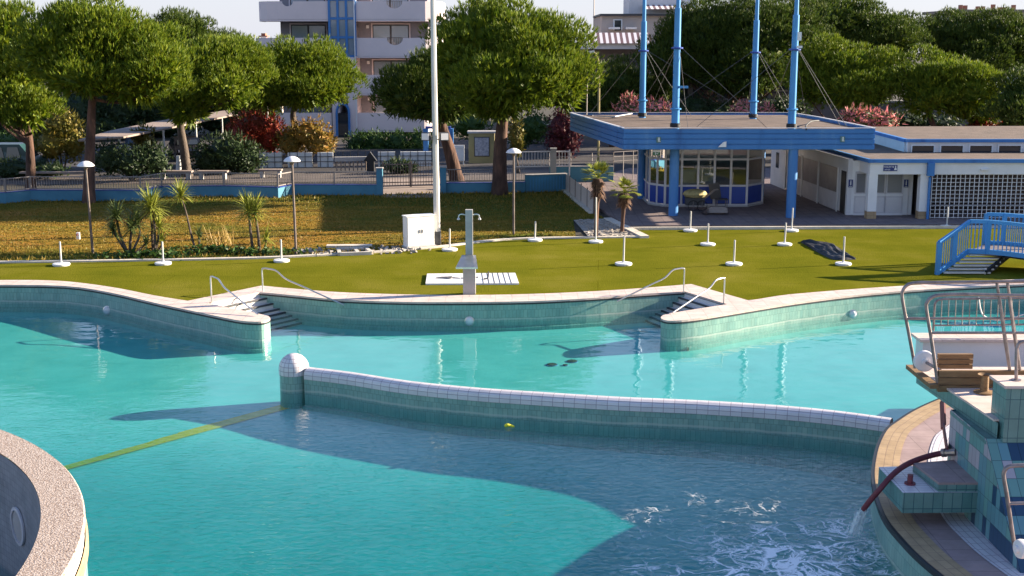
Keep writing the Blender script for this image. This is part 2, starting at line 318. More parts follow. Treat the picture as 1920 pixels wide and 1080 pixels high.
io = nt.nodes.new('ShaderNodeMapRange'); io.inputs[3].default_value = 1.33; io.inputs[4].default_value = 1/1.33   # same loss for light leaving and entering
lk(m, g.outputs['Backfacing'], io.inputs[0]); lk(m, io.outputs[0], fr.inputs['IOR'])
WATER_NODES = dict(bump=bp, vol=va)

# foam: white froth on the water, broken into strings
m = M['foam'] = mat('foam', (.90, .91, .92), .8)
nt = m.node_tree
g = nd(m, 'ShaderNodeNewGeometry')
nw = nd(m, 'ShaderNodeTexNoise', Scale=1.3, Detail=4.0); lk(m, g.outputs['Position'], nw.inputs['Vector'])
wa = nd(m, 'ShaderNodeVectorMath', operation='MULTIPLY_ADD'); wa.inputs[1].default_value = (1.1, 1.1, 0); lk(m, nw.outputs['Color'], wa.inputs[0]); lk(m, g.outputs['Position'], wa.inputs[2])
vo = nd(m, 'ShaderNodeTexVoronoi', feature='DISTANCE_TO_EDGE', Scale=1.5); lk(m, wa.outputs[0], vo.inputs['Vector'])
nb = nd(m, 'ShaderNodeTexNoise', Scale=1.1, Detail=5.0, Roughness=.65); lk(m, g.outputs['Position'], nb.inputs['Vector'])
dc = nd(m, 'ShaderNodeVectorMath', operation='DISTANCE'); dc.inputs[1].default_value = (4.7, 18.6, -.54); lk(m, g.outputs['Position'], dc.inputs[0])
f1 = nd(m, 'ShaderNodeMapRange'); f1.inputs[1].default_value = .4; f1.inputs[2].default_value = 4.0; f1.inputs[3].default_value = .26; f1.inputs[4].default_value = -.16; lk(m, dc.outputs['Value'], f1.inputs[0])
s1 = nd(m, 'ShaderNodeMath', operation='ADD'); lk(m, f1.outputs[0], s1.inputs[0])
nb2 = nd(m, 'ShaderNodeMath', operation='SUBTRACT'); nb2.inputs[1].default_value = .5; lk(m, nb.outputs['Fac'], nb2.inputs[0]); lk(m, nb2.outputs[0], s1.inputs[1])
nr = nd(m, 'ShaderNodeTexNoise', Scale=2.6, Detail=6.0, Roughness=.6, Distortion=1.2); lk(m, wa.outputs[0], nr.inputs['Vector'])
rg = nd(m, 'ShaderNodeMath', operation='SUBTRACT'); rg.inputs[1].default_value = .5; lk(m, nr.outputs['Fac'], rg.inputs[0])
rg2 = nd(m, 'ShaderNodeMath', operation='ABSOLUTE'); lk(m, rg.outputs[0], rg2.inputs[0])            # thin ridges of froth
mn = nd(m, 'ShaderNodeMath', operation='MINIMUM'); lk(m, rg2.outputs[0], mn.inputs[0])
vs_ = nd(m, 'ShaderNodeMath', operation='MULTIPLY'); vs_.inputs[1].default_value = .8; lk(m, vo.outputs['Distance'], vs_.inputs[0]); lk(m, vs_.outputs[0], mn.inputs[1])
s1b = nd(m, 'ShaderNodeMath', operation='MULTIPLY'); s1b.inputs[1].default_value = .165; lk(m, s1.outputs[0], s1b.inputs[0])
s2 = nd(m, 'ShaderNodeMath', operation='SUBTRACT'); lk(m, s1b.outputs[0], s2.inputs[0]); lk(m, mn.outputs[0], s2.inputs[1])
al = nd(m, 'ShaderNodeMapRange'); al.inputs[1].default_value = -.008; al.inputs[2].default_value = .035; al.inputs[3].default_value = 0; al.inputs[4].default_value = .95; lk(m, s2.outputs[0], al.inputs[0])
lk(m, al.outputs[0], bsdf(m).inputs['Alpha'])
M['spray'] = mat('falling_water', (.75, .82, .86), .2); bsdf(M['spray']).inputs['Alpha'].default_value = .38
M['yellow'] = mat('yellow_plastic', (.70, .62, .03), .5)
M['lane'] = noisy('yellow_lane_paint', [(0.3, (.93, .42, .01)), (0.7, (.96, .46, .015))], 1.0, .6)
M['floor_dk'] = noisy('blue_mosaic_band', [(0.3, (.10, .22, .42)), (0.7, (.13, .26, .46))], 2, .5)
M['lamp_white'] = mat('frosted_cap', (.74, .70, .70), .5)
M['black_plastic'] = noisy('black_sheeting', [(0.3, (.012, .012, .013)), (0.7, (.032, .028, .03))], 4, .5)
M['canopy_under'] = mat('canopy_soffit', (.38, .36, .36), .8)
M['car_dark'] = mat('dark_car_paint', (.012, .013, .018), .25, .2, .6)
M['car_teal'] = mat('teal_van_paint', (.02, .06, .065), .3, .1, .6)
M['car_silver'] = mat('silver_car_paint', (.30, .30, .32), .3, .5, .6)
M['green_sign'] = mat('green_exit_sign', (.02, .12, .05), .4)
M['ochre'] = noisy('ochre_booth', [(0.3, (.26, .21, .09)), (0.7, (.34, .28, .13))], 1.2, .8)
M['notice'] = noisy('notice_paper', [(0.35, (.20, .20, .24)), (0.65, (.38, .38, .42))], 8, .5)
M['terracotta'] = mat('terracotta', (.32, .14, .09), .8)
m = M['awning'] = mat('striped_awning', (.7, .65, .65), .8)
uv = nd(m, 'ShaderNodeUVMap'); wv = nd(m, 'ShaderNodeTexWave', bands_direction='X', Scale=.62); lk(m, uv.outputs[0], wv.inputs['Vector'])
r1 = ramp(m, [(0, (.16, .09, .10)), (.5, (.74, .70, .72))], wv.outputs['Fac'], 'CONSTANT'); lk(m, r1.outputs[0], bsdf(m).inputs['Base Color'])

M['yellow_cloth'] = noisy('yellowish_bundle', [(0.3, (.30, .24, .10)), (0.7, (.55, .46, .22))], 6, .8)
M['grey_pane'] = mat('frosted_pane', (.20, .20, .21), .25, 0, .6)
m = M['pane'] = bpy.data.materials.new('clear_pane'); m.use_nodes = True
nt = m.node_tree; nt.nodes.clear()
out = nt.nodes.new('ShaderNodeOutputMaterial'); gl = nt.nodes.new('ShaderNodeBsdfGlossy'); gl.inputs['Roughness'].default_value = .02
tr = nt.nodes.new('ShaderNodeBsdfTransparent'); tr.inputs['Color'].default_value = (.80, .84, .84, 1)
fr = nt.nodes.new('ShaderNodeFresnel'); fr.inputs['IOR'].default_value = 1.7; mx = nt.nodes.new('ShaderNodeMixShader')
lk(m, fr.outputs[0], mx.inputs[0]); lk(m, tr.outputs[0], mx.inputs[1]); lk(m, gl.outputs[0], mx.inputs[2]); lk(m, mx.outputs[0], out.inputs['Surface'])

# ------------------------------------------------------------------ mesh builder
W = {}                                             # object name -> world offset of its frame (translations only)
class MB:
    def __init__(s): s.v, s.f, s.uv, s.mi = [], [], [], []
    def face(s, pts, uv=None, mi=0):
        i = len(s.v); s.v += [tuple(p) for p in pts]; s.f.append(list(range(i, i + len(pts)))); s.uv.append(uv); s.mi.append(mi); return s
    def box(s, c, size, rz=0.0, mi=0, ax=None):
        """box centred at c; ax = optional 3 axis vectors"""
        hx, hy, hz = (q / 2 for q in size)
        if ax is None: ax = (V(math.cos(rz), math.sin(rz), 0), V(-math.sin(rz), math.cos(rz), 0), V(0, 0, 1))
        c = Vector(c); i = len(s.v)
        for sx, sy, sz in ((-1,-1,-1),(1,-1,-1),(1,1,-1),(-1,1,-1),(-1,-1,1),(1,-1,1),(1,1,1),(-1,1,1)):
            s.v.append(tuple(c + ax[0]*hx*sx + ax[1]*hy*sy + ax[2]*hz*sz))
        X, Y, Z = size
        for q, (a, b) in zip(((0,3,2,1),(4,5,6,7),(0,1,5,4),(2,3,7,6),(1,2,6,5),(3,0,4,7)), ((Y,X),(X,Y),(X,Z),(X,Z),(Y,Z),(Y,Z))):
            s.f.append([i + k for k in q]); s.uv.append([(0,0),(a,0),(a,b),(0,b)]); s.mi.append(mi)
        return s
    def bx(s, x0, x1, y0, y1, z0, z1, mi=0): return s.box(((x0+x1)/2,(y0+y1)/2,(z0+z1)/2), (abs(x1-x0),abs(y1-y0),abs(z1-z0)), 0, mi)
    def beam(s, a, b, wd, ht, up=V(0, 0, 1), mi=0):
        a, b = Vector(a), Vector(b); d = (b - a); L = d.length; d.normalize()
        sd_ = d.cross(up)
        if sd_.length < 1e-4: sd_ = d.cross(V(1, 0, 0))
        sd_.normalize(); u = sd_.cross(d).normalized()
        return s.box((a + b) / 2, (L, wd, ht), 0, mi, (d, sd_, u))
    def tube(s, pts, r, n=8, cap=True, mi=0):
        pts = [Vector(p) for p in pts]; rs = r if isinstance(r, (list, tuple)) else [r] * len(pts)
        i0 = len(s.v); ref = None; acc = 0.0
        for k, p in enumerate(pts):
            d = (pts[min(k+1, len(pts)-1)] - pts[max(k-1, 0)]).normalized()
            if ref is None: ref = d.orthogonal().normalized()
            ref = (ref - d * ref.dot(d)).normalized(); b = d.cross(ref)
            for j in range(n):
                a = 2*math.pi*j/n; s.v.append(tuple(p + (ref*math.cos(a) + b*math.sin(a)) * rs[k]))
        for k in range(len(pts)-1):
            L = (pts[k+1]-pts[k]).length
            for j in range(n):
                j2 = (j+1) % n; s.f.append([i0+k*n+j, i0+k*n+j2, i0+(k+1)*n+j2, i0+(k+1)*n+j])
                c = 2*math.pi*rs[k]/n; s.uv.append([(j*c, acc), ((j+1)*c, acc), ((j+1)*c, acc+L), (j*c, acc+L)]); s.mi.append(mi)
            acc += L
        if cap:
            s.f.append([i0+j for j in range(n)][::-1]); s.uv.append(None); s.mi.append(mi)
            e = i0 + (len(pts)-1)*n; s.f.append([e+j for j in range(n)]); s.uv.append(None); s.mi.append(mi)
        return s
    def lathe(s, prof, c=(0,0,0), n=24, axis=None, mi=0, uvr=None):
        """prof = [(r, h)...] round axis (default +Z)"""
        c = Vector(c); z = Vector(axis).normalized() if axis is not None else V(0,0,1)
        x = z.orthogonal().normalized() if axis is not None else V(1,0,0); y = z.cross(x)
        i0 = len(s.v); acc = 0; uvr = uvr or max(p[0] for p in prof)
        for r, h in prof:
            for j in range(n):
                a = 2*math.pi*j/n; s.v.append(tuple(c + z*h + (x*math.cos(a)+y*math.sin(a))*max(r, 1e-4)))
        for k in range(len(prof)-1):
            L = math.hypot(prof[k+1][0]-prof[k][0], prof[k+1][1]-prof[k][1]); cw = 2*math.pi*uvr/n
            for j in range(n):
                j2 = (j+1) % n; s.f.append([i0+k*n+j, i0+k*n+j2, i0+(k+1)*n+j2, i0+(k+1)*n+j])
                s.uv.append([(j*cw,acc),((j+1)*cw,acc),((j+1)*cw,acc+L),(j*cw,acc+L)]); s.mi.append(mi)
            acc += L
        return s
    def flat(s, poly, z, mi=0, flip=False):
        ps = [V(p[0], p[1], z) for p in poly]; i0 = len(s.v); s.v += [tuple(p) for p in ps]
        for t in tessellate_polygon([ps]):
            a, b, c = (ps[k] for k in t)
            up = (b-a).cross(c-a).z > 0
            t = list(t) if up != flip else list(t)[::-1]
            s.f.append([i0+k for k in t]); s.uv.append([(ps[k].x, ps[k].y) for k in t]); s.mi.append(mi)
        return s
    def wall(s, line, z0, z1, closed=False, mi=0, flip=False):
        """vertical ribbon, UV in metres along the line"""
        ln = [V(p[0], p[1], 0) for p in line]
        if closed: ln.append(ln[0].copy())
        acc = 0
        for a, b in zip(ln, ln[1:]):
            L = (b-a).length
            q = [V(a.x,a.y,z0),V(b.x,b.y,z0),V(b.x,b.y,z1),V(a.x,a.y,z1)]; u = [(acc,z0),(acc+L,z0),(acc+L,z1),(acc,z1)]
            if flip: q, u = q[::-1], u[::-1]
            s.face(q, u, mi); acc += L
        return s
    def slab(s, poly, z0, z1, mi=0):
        return s.flat(poly, z1, mi).flat(poly, z0, mi, True).wall(poly, z0, z1, True, mi)
    def strip(s, A, B, z, mi=0):
        """flat ribbon between two equally long lines, UV along x width"""
        acc = 0
        for k in range(len(A)-1):
            a, b, c, d = A[k], A[k+1], B[k+1], B[k]
            L = (V(b[0],b[1],0)-V(a[0],a[1],0)).length; wd = (V(d[0],d[1],0)-V(a[0],a[1],0)).length
            s.face([(a[0],a[1],z),(b[0],b[1],z),(c[0],c[1],z),(d[0],d[1],z)], [(acc,0),(acc+L,0),(acc+L,wd),(acc,wd)], mi); acc += L
        return s
    def sweep(s, line, prof, mi=0):
        """prof = [(offset to the left of the line, z)...] carried along the line"""
        ln = [V(p[0], p[1], 0) for p in line]; rows = []
        for k, p in enumerate(ln):
            d = (ln[min(k+1,len(ln)-1)] - ln[max(k-1,0)]).normalized(); nrm = V(-d.y, d.x, 0)
            rows.append([p + nrm*o + V(0,0,z) for o, z in prof])
        pl = [0]
        for k in range(len(prof)-1): pl.append(pl[-1] + math.hypot(prof[k+1][0]-prof[k][0], prof[k+1][1]-prof[k][1]))
        acc = 0
        for k in range(len(ln)-1):
            L = (ln[k+1]-ln[k]).length
            for j in range(len(prof)-1):
                s.face([rows[k][j], rows[k+1][j], rows[k+1][j+1], rows[k][j+1]], [(acc,pl[j]),(acc+L,pl[j]),(acc+L,pl[j+1]),(acc,pl[j+1])], mi)
            acc += L
        return s
    def build(s, name, m, parent=None, smooth=False, weld=False):
        vs = np.array(s.v, float).reshape(-1, 3)
        if parent is None:
            o3 = np.array([(vs[:,0].min()+vs[:,0].max())/2, (vs[:,1].min()+vs[:,1].max())/2, vs[:,2].min()])
        else: o3 = np.array(W[parent.name])
        me = bpy.data.meshes.new(name)
        me.from_pydata((vs - o3).tolist(), [], s.f)
        ul = me.uv_layers.new(name='UVMap')
        flat = []
        for f, u in zip(s.f, s.uv):
            flat += (u if u is not None else [(vs[k][0], vs[k][1]+vs[k][2]) for k in f])
        ul.data.foreach_set('uv', np.array(flat, float).ravel())
        for mm_ in (m if isinstance(m, (list, tuple)) else [m]): me.materials.append(mm_)
        me.polygons.foreach_set('material_index', s.mi)
        if smooth: me.polygons.foreach_set('use_smooth', [True]*len(s.f))
        me.update()
        if smooth:
            try: me.set_sharp_from_angle(angle=R(40))
            except Exception: pass
        return add(name, me, parent, o3)
def add(name, me, parent, o3):
    o = bpy.data.objects.new(name, me); COL.objects.link(o)
    if parent is None: o.location = o3
    else: o.parent = parent
    W[o.name] = tuple(o3)
    return o
def weldmesh(o):
    import bmesh
    b = bmesh.new(); b.from_mesh(o.data); bmesh.ops.remove_doubles(b, verts=b.verts, dist=1e-4); bmesh.ops.recalc_face_normals(b, faces=b.faces); b.to_mesh(o.data); b.free(); return o
def tag(o, label=None, cat=None, group=None, kind=None):
    if label: o['label'] = label
    if cat: o['category'] = cat
    if group: o['group'] = group
    if kind: o['kind'] = kind
    return o
def thing(name, loc, label, cat, group=None):
    o = bpy.data.objects.new(name, None); COL.objects.link(o); o.location = loc; W[o.name] = tuple(loc)
    o.empty_display_size = .2
    return tag(o, label, cat, group)
def struct(mb, name, m, smooth=False): return tag(mb.build(name, m, None, smooth), kind='structure')
def copy_tree(o, parent=None):
    c = o.copy(); COL.objects.link(c); c.parent = parent
    for ch in list(o.children): copy_tree(ch, c)
    return c
def smooth_line(pts, n=4):
    """Catmull-Rom through 2-D or 3-D points"""
    ps = [Vector(p) for p in pts]; out_ = []
    for k in range(len(ps)-1):
        a, b, c, d = ps[max(k-1,0)], ps[k], ps[k+1], ps[min(k+2,len(ps)-1)]
        for j in range(n):
            t = j/n
            out_.append(.5*((2*b)+(c-a)*t+(2*a-5*b+4*c-d)*t*t+(3*b-a-3*c+d)*t**3))
    out_.append(ps[-1]); return out_
def ground_line(px, z=0.0, n=3): return smooth_line([P(x, y, z) for x, y in px], n)
def tris_mesh(name, tris, m, parent, smooth=False):
    """tris: (N,3,3) world array of loose triangles -> one mesh"""
    o3 = np.array(W[parent.name]) if parent is not None else np.array([tris[:,:,0].mean(), tris[:,:,1].mean(), tris[:,:,2].min()])
    N = len(tris); me = bpy.data.meshes.new(name)
    me.vertices.add(N*3); me.vertices.foreach_set('co', (tris - o3).reshape(-1).astype(np.float32))
    me.loops.add(N*3); me.loops.foreach_set('vertex_index', np.arange(N*3, dtype=np.int32))
    me.polygons.add(N); me.polygons.foreach_set('loop_start', np.arange(0, N*3, 3, dtype=np.int32))
    me.polygons.foreach_set('loop_total', np.full(N, 3, dtype=np.int32))
    me.materials.append(m); me.update(calc_edges=True); me.validate()
    return add(name, me, parent, o3)
def text_mesh(name, s, size, m, parent, origin, xdir=V(1,0,0), up=V(0,0,1), depth=.004):
    cu = bpy.data.curves.new(name, 'FONT'); cu.body = s; cu.size = size; cu.extrude = depth; cu.align_x = 'CENTER'; cu.align_y = 'CENTER'
    o = bpy.data.objects.new(name, cu); COL.objects.link(o)
    dg = bpy.context.evaluated_depsgraph_get(); me = bpy.data.meshes.new_from_object(o.evaluated_get(dg)); bpy.data.objects.remove(o)
    n = xdir.cross(up); mt = Matrix((xdir, up, n)).transposed().to_4x4()
    me.transform(Matrix.Translation(Vector(origin) - Vector(W[parent.name])) @ mt)
    me.materials.clear(); me.materials.append(m)
    return add(name, me, parent, W[parent.name])

# ================================================================== SETTING: ground, pool, paving
WATER_Z = -.55
L_in = [(-420,542),(-150,537),(0,535),(120,537),(200,548),(300,571),(380,588),(440,600.5),(470,604),(490,604),(502,601),(506.5,597),(503,593.5)]
L_back = [(480,588),(428,577.5),(390,569)]
C_in = [(487,549),(500,549.8),(560,555.5),(640,563),(760,567),(880,567.3),(1000,565.5),(1100,560.5),(1180,554.5),(1284,547.5)]
R_back = [(1363.5,571.5),(1330,576.5),(1290,582.8),(1255,588.5)]
R_in = [(1243,592),(1239,596),(1243,600),(1258,602.5),(1290,600.5),(1330,595),(1420,580),(1500,567.5),(1600,555),(1700,546),(1800,540),(1920,534),(2150,527),(2500,523)]
outer = [(-420,532),(-150,527),(0,526),(90,526.5),(150,531),(220,541),(290,555),(352,565)]
outer_c = [(490,536.5),(560,543),(640,549),(760,553),(880,554),(1000,552),(1150,545),(1296,533.5)]
outer_r = [(1402,564),(1420,562),(1480,553),(1600,543),(1690,537),(1800,530),(1920,524),(2150,516),(2500,511)]
gl_ = ground_line
in_l, in_c, in_r = gl_(L_in), gl_(C_in), gl_(R_in)
bk_l, bk_r = gl_(L_back), gl_(R_back)
inner = in_l + bk_l + in_c + bk_r + in_r
out_l, out_c, out_r = gl_(outer), gl_(outer_c), gl_(outer_r)
outline = out_l + out_c + out_r

kerb_px = [(-420,498),(-150,496),(0,494),(150,492),(340,489),(480,486),(575,482),(700,475),(790,468),(850,462),(900,455.5),(960,450.5),(1040,448),(1105,447.5),(1212,445.5)]
kerb_l = gl_(kerb_px)
patio_front = [P(1178,427.5), P(1400,426), P(1920,424), P(2500,422)]
turf_poly = kerb_l + patio_front + outline[::-1]
struct(MB().flat(turf_poly, .004), 'turf_deck', M['turf'])

far = 900
ground_poly = outline + [V(60, outline[-1].y, 0), V(60, -20, 0), V(far, -20, 0), V(far, far, 0), V(-far, far, 0), V(-far, -20, 0), V(-40, -20, 0), V(-40, outline[0].y, 0)]
struct(MB().flat(ground_poly, -.02), 'ground', M['soil'])
struct(MB().flat(outline + inner[::-1], .018).wall(outline, -.02, .018).wall(inner, -.035, .018), 'pool_coping', M['coping'])

# pool basin
struct(MB().wall(in_l + bk_l[:1], -3, -.075).wall(in_c, -3, -.075).wall(bk_r[-1:] + in_r, -3, -.075).wall(bk_l, -3, -.075).wall(bk_r, -3, -.075), 'pool_wall', M['green_tile'])
def offset_line(line, d):
    o = []
    for k, p in enumerate(line):
        t = line[min(k+1,len(line)-1)] - line[max(k-1,0)]
        t = V(t[0], t[1], 0).normalized(); o.append(V(p[0] - t.y*d, p[1] + t.x*d, 0))
    return o
jl = MB()
for ln in (out_l, out_c, out_r):
    jl.strip(offset_line(ln, -.30), offset_line(ln, -.32), .0205)
    for k in range(0, len(ln)-1):
        a_, b_ = ln[k], offset_line(ln, -.30)[k]; t_ = (ln[k+1]-ln[k]).normalized()*.012
        n_j = max(1, int((ln[k+1]-ln[k]).length/.6))
        for q in range(n_j):
            f_ = (ln[k+1]-ln[k])*q/n_j; jl.face([(*(a_+f_).xy,.0205), (*(a_+f_+t_).xy,.0205), (*(b_+f_+t_).xy,.0205), (*(b_+f_).xy,.0205)])
struct(jl, 'coping_joints', M['concrete'])

tm = MB()
for ln in (in_l, in_c, in_r):
    o2 = offset_line(ln, -.012); tm.wall(o2, -.078, -.034).strip(ln, o2, -.034)
struct(tm, 'coping_painted_shadow', M['trim_shadow'])  # near-black strip painted in for the shadow under the coping
lg = MB()
for ln in (in_l[:-6], in_c, in_r[12:]):
    o2 = offset_line(ln, -.10); lg.wall(o2, -3, -.76).strip(ln, o2, -.76)
struct(lg, 'pool_ledge', M['green_tile'])
fl = MB()                                            # floor: shallow far half, sloping down towards the camera
rows = [(60, -.84), (33, -.86), (30, -.94), (27, -.99), (25.6, -1.12), (24.2, -1.6), (21, -2.05), (18, -2.5), (6, -2.7)]
def floor_raw(y):
    for (ya, za), (yb, zb) in zip(rows, rows[1:]):
        if yb <= y <= ya: return za + (zb - za) * (ya - y) / (ya - yb)
    return rows[0][1] if y > rows[0][0] else rows[-1][1]
dense = [60] + [36 - .5*k for k in range(49)] + [6]
rows = [(y, sum(floor_raw(y + .3*j) for j in range(-5, 6)) / 11) for y in dense]      # ease the breaks in slope
for (ya, za), (yb, zb) in zip(rows, rows[1:]):
    fl.face([(-40, yb, zb), (60, yb, zb), (60, ya, za), (-40, ya, za)], [(-40,yb),(60,yb),(60,ya),(-40,ya)])
struct(fl, 'pool_floor', M['floor_tile'])
def floor_z(y):
    for (ya, za), (yb, zb) in zip(rows, rows[1:]):
        if yb <= y <= ya: return za + (zb - za) * (ya - y) / (ya - yb)
    return -.95
def on_floor(x, y):
    z = -1.0
    for _ in range(12): z = .5*z + .5*floor_z(P(x, y, z).y)
    return P(x, y, z)
a, b = on_floor(60, 893), on_floor(545, 760)
d = (b - a).normalized(); nrm = V(-d.y, d.x, 0) * .20
ln = MB(); nseg = 24
for k in range(nseg):
    p, q = on_floor(60+485*k/nseg, 893-133*k/nseg), on_floor(60+485*(k+1)/nseg, 893-133*(k+1)/nseg)
    ln.face([(*(p-nrm).xy, floor_z(p.y)+.012), (*(q-nrm).xy, floor_z(q.y)+.012), (*(q+nrm).xy, floor_z(q.y)+.012), (*(p+nrm).xy, floor_z(p.y)+.012)])
struct(ln, 'lane_marking', M['lane'])
wt = MB().bx(-38, 58, 6, 60, -8, WATER_Z)
o = struct(wt, 'water', M['water'])

# near islands of solid pool body (so the water only shows inside the outline): ground slab under the deck
struct(MB().wall(outline, -3, -.02), 'deck_edge', M['concrete'])

# kerb, lawn, gravel, patio, pavements
kin = offset_line(kerb_l, .22)
kb = MB().strip(kerb_l, kin, .06).wall(kerb_l, 0, .06).wall(kin, 0, .06)
struct(kb, 'kerb', M['kerb'])
lawn_back = [P(1058,358), P(1000,352), P(716,366), P(600,364), P(300,366), P(12,375), P(-300,384)]
lawn_poly = kin[:-4] + [P(1075,413), P(1137,411), P(1113,397), P(1058,358)] + lawn_back[1:]
struct(MB().flat(lawn_poly, .012), 'lawn', M['lawn'])
struct(MB().flat([P(1075,413), P(1139,411), P(1180,428), P(1208,444.5), P(1105,446.5)], .018), 'gravel_bed', M['stone'])
struct(MB().beam(P(1139,410,.05), P(1209,444.5,.05), .35, .1), 'bed_kerb', M['kerb'])
pat = [P(1178,427.5), P(1400,426), P(1920,424), P(2500,422), P(2300,318), P(1180,318), P(1055,352)]
struct(MB().slab(pat, -.02, .10), 'patio', [M['paving']])
struct(MB().beam(P(1178,428.3,.06), P(2500,422.5,.06), .16, .11), 'patio_edge', M['kerb'])
struct(MB().flat([P(-600,338), P(1700,322), P(2100,262), P(-700,262)], -.008), 'road', M['asphalt'])
struct(MB().flat([P(716,371), P(824,371), P(835,335), P(716,335)], .020), 'path', M['walk'])
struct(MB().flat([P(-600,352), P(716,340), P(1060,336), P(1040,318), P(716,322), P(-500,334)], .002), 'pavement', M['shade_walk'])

# ------------------------------------------------------------------ entry steps into the pool
def steps(A0, B0, A8, B8, n, z_end, ext_a, ext_b, name, label):
    t = thing(name, tuple((A0 + B0) / 2), label, 'pool steps')
    zs = [0] + [-.15*k for k in range(1, 4)] + [-.45 - .085*k for k in range(1, n-2)]
    mb, nb = MB(), MB()
    ln_ = []
    for k in range(n+1):
        f = k / n
        a, b = A0.lerp(A8, f), B0.lerp(B8, f); d = (b - a); d.z = 0; d.normalize()
        a2, b2 = a - d*ext_a, b + d*ext_b
        ln_.append((V(a2.x, a2.y, 0), V(b2.x, b2.y, 0), d))
    for k in range(n):
        z = zs[k+1] if k+1 < len(zs) else z_end
        zt = zs[k]
        (a, b, d), (a2, b2, _) = ln_[k], ln_[k+1]
        mb.face([(a.x,a.y,z),(a2.x,a2.y,z),(b2.x,b2.y,z),(b.x,b.y,z)], [(0,0),(0,.4),(3,.4),(3,0)])
        mb.face([(a.x,a.y,zt-.05),(a.x,a.y,z),(b.x,b.y,z),(b.x,b.y,zt-.05)], [(0,0),(0,.4),(3,.4),(3,0)])
        if k: nb.beam((a.x,a.y,zt-.012), (b.x,b.y,zt-.012), .055, .05)
    (a, b, d) = ln_[n]; z = zs[n] if n < len(zs) else z_end
    mb.face([(a.x,a.y,z),(a.x,a.y,-3),(b.x,b.y,-3),(b.x,b.y,z)]); nb.beam((a.x,a.y,z-.012),(b.x,b.y,z-.012),.055,.05)
    mb.build('treads', M['stepstone'], t); nb.build('nosing', M['darkgrey'], t)
    return t
steps(P(390.5,568.7), P(486.5,549), P(455,642,-.9), P(647,596,-.9), 8, -.9, .25, .05, 'pool_steps', 'sunlit stone pool steps with dark nosings going down beside the left coping tongue')
A0, B0 = P(1363.5,571.7), P(1284,547.8)
steps(B0, A0, P(1160,592,-.9), P(1290,645,-.9), 8, -.9, .05, .25, 'pool_steps', 'shaded grey pool steps going down beside the right coping tongue')

def handrail(pts, label):
    """bent stainless tube: post, bend, sloping rail"""
    p = smooth_line(pts, 5)
    o = MB().tube(p, .024, 8).build('handrail', M['steel'], None, True)
    return tag(o, label, 'handrail', 'handrails at the pool steps')
def rail4(base, top_px, low, label):
    b = base; tz = PY(top_px[0], top_px[1], b.y).z
    top = V(b.x, b.y, tz); dirv = (low - top)
    knee = top + dirv*.13 + V(0, 0, dirv.z*-.13 + .005)
    pts = [V(b.x,b.y,0), V(b.x,b.y,tz*.5), V(b.x,b.y,tz-.05), top + (knee-top)*.18, top + (knee-top)*.6, knee + dirv*.05]
    pts += [top + dirv*f for f in (.3, .5, .7, .9)] + [low]
    return handrail(pts, label)
rail4(P(397,568), (397,518), P(484,590,.06), 'bent steel handrail on the left coping tongue, left of the sunlit steps')
rail4(P(493,548), (492,503), P(645,572,-.12), 'long bent steel handrail over the sunlit steps, fixed to the corner of the coping')
rail4(P(1282,548), (1283,503), P(1157,565,-.10), 'long bent steel handrail over the shaded steps, ending on the green tiled wall')
rail4(P(1357,570), (1357,521), P(1262,586,.06), 'bent steel handrail beside the right coping tongue, right of the shaded steps')

# ------------------------------------------------------------------ dividing wall with its white tiled crest and dome
wl = [(571,735),(650,745),(760,763),(880,776),(1000,785),(1150,795),(1300,802),(1450,812),(1560,823),(1665,838)]
front = smooth_line([P(x, y, WATER_Z) for x, y in wl], 4)
ctr = offset_line(front, .18)
dome_c = P(548, 735, WATER_Z); dome_c = V(dome_c.x, dome_c.y + .33, 0)
dv_ = thing('dividing_wall', (dome_c.x, dome_c.y, -1.2), 'long curved wall across the pool, green tiles below a rounded white tiled crest with a dome', 'wall')
MB().sweep(ctr, [(-.18, -3), (-.18, -.235)]).sweep(ctr[::-1], [(-.18, -3), (-.18, -.235)]).build('tiled_wall', M['green_tile'], dv_)
prof = [(-.195, -.24)] + [(-.195*math.cos(a), -.13 + .14*math.sin(a)) for a in [math.pi*k/8 for k in range(9)]] + [(.195, -.24)]
MB().sweep(ctr, prof).build('white_crest', M['white_tile'], dv_, True)
MB().sweep(front, [(0, -3), (0, -.90)][::1]).sweep(offset_line(front, -.11), [(0, -3), (0, -.88)]).strip(offset_line(front, -.11), front, -.88).build('foot_ledge', M['green_tile'], dv_)
MB().lathe([(.345, -3), (.345, -.17)], dome_c, 32).build('round_pier', M['green_tile'], dv_, True)
MB().lathe([(.36, -.18), (.36, -.06)] + [(.36*math.cos(a), -.06 + .37*math.sin(a)) for a in [R(6*k) for k in range(1, 16)]], dome_c, 32, uvr=.36).build('dome', M['dome_tile'], dv_, True)

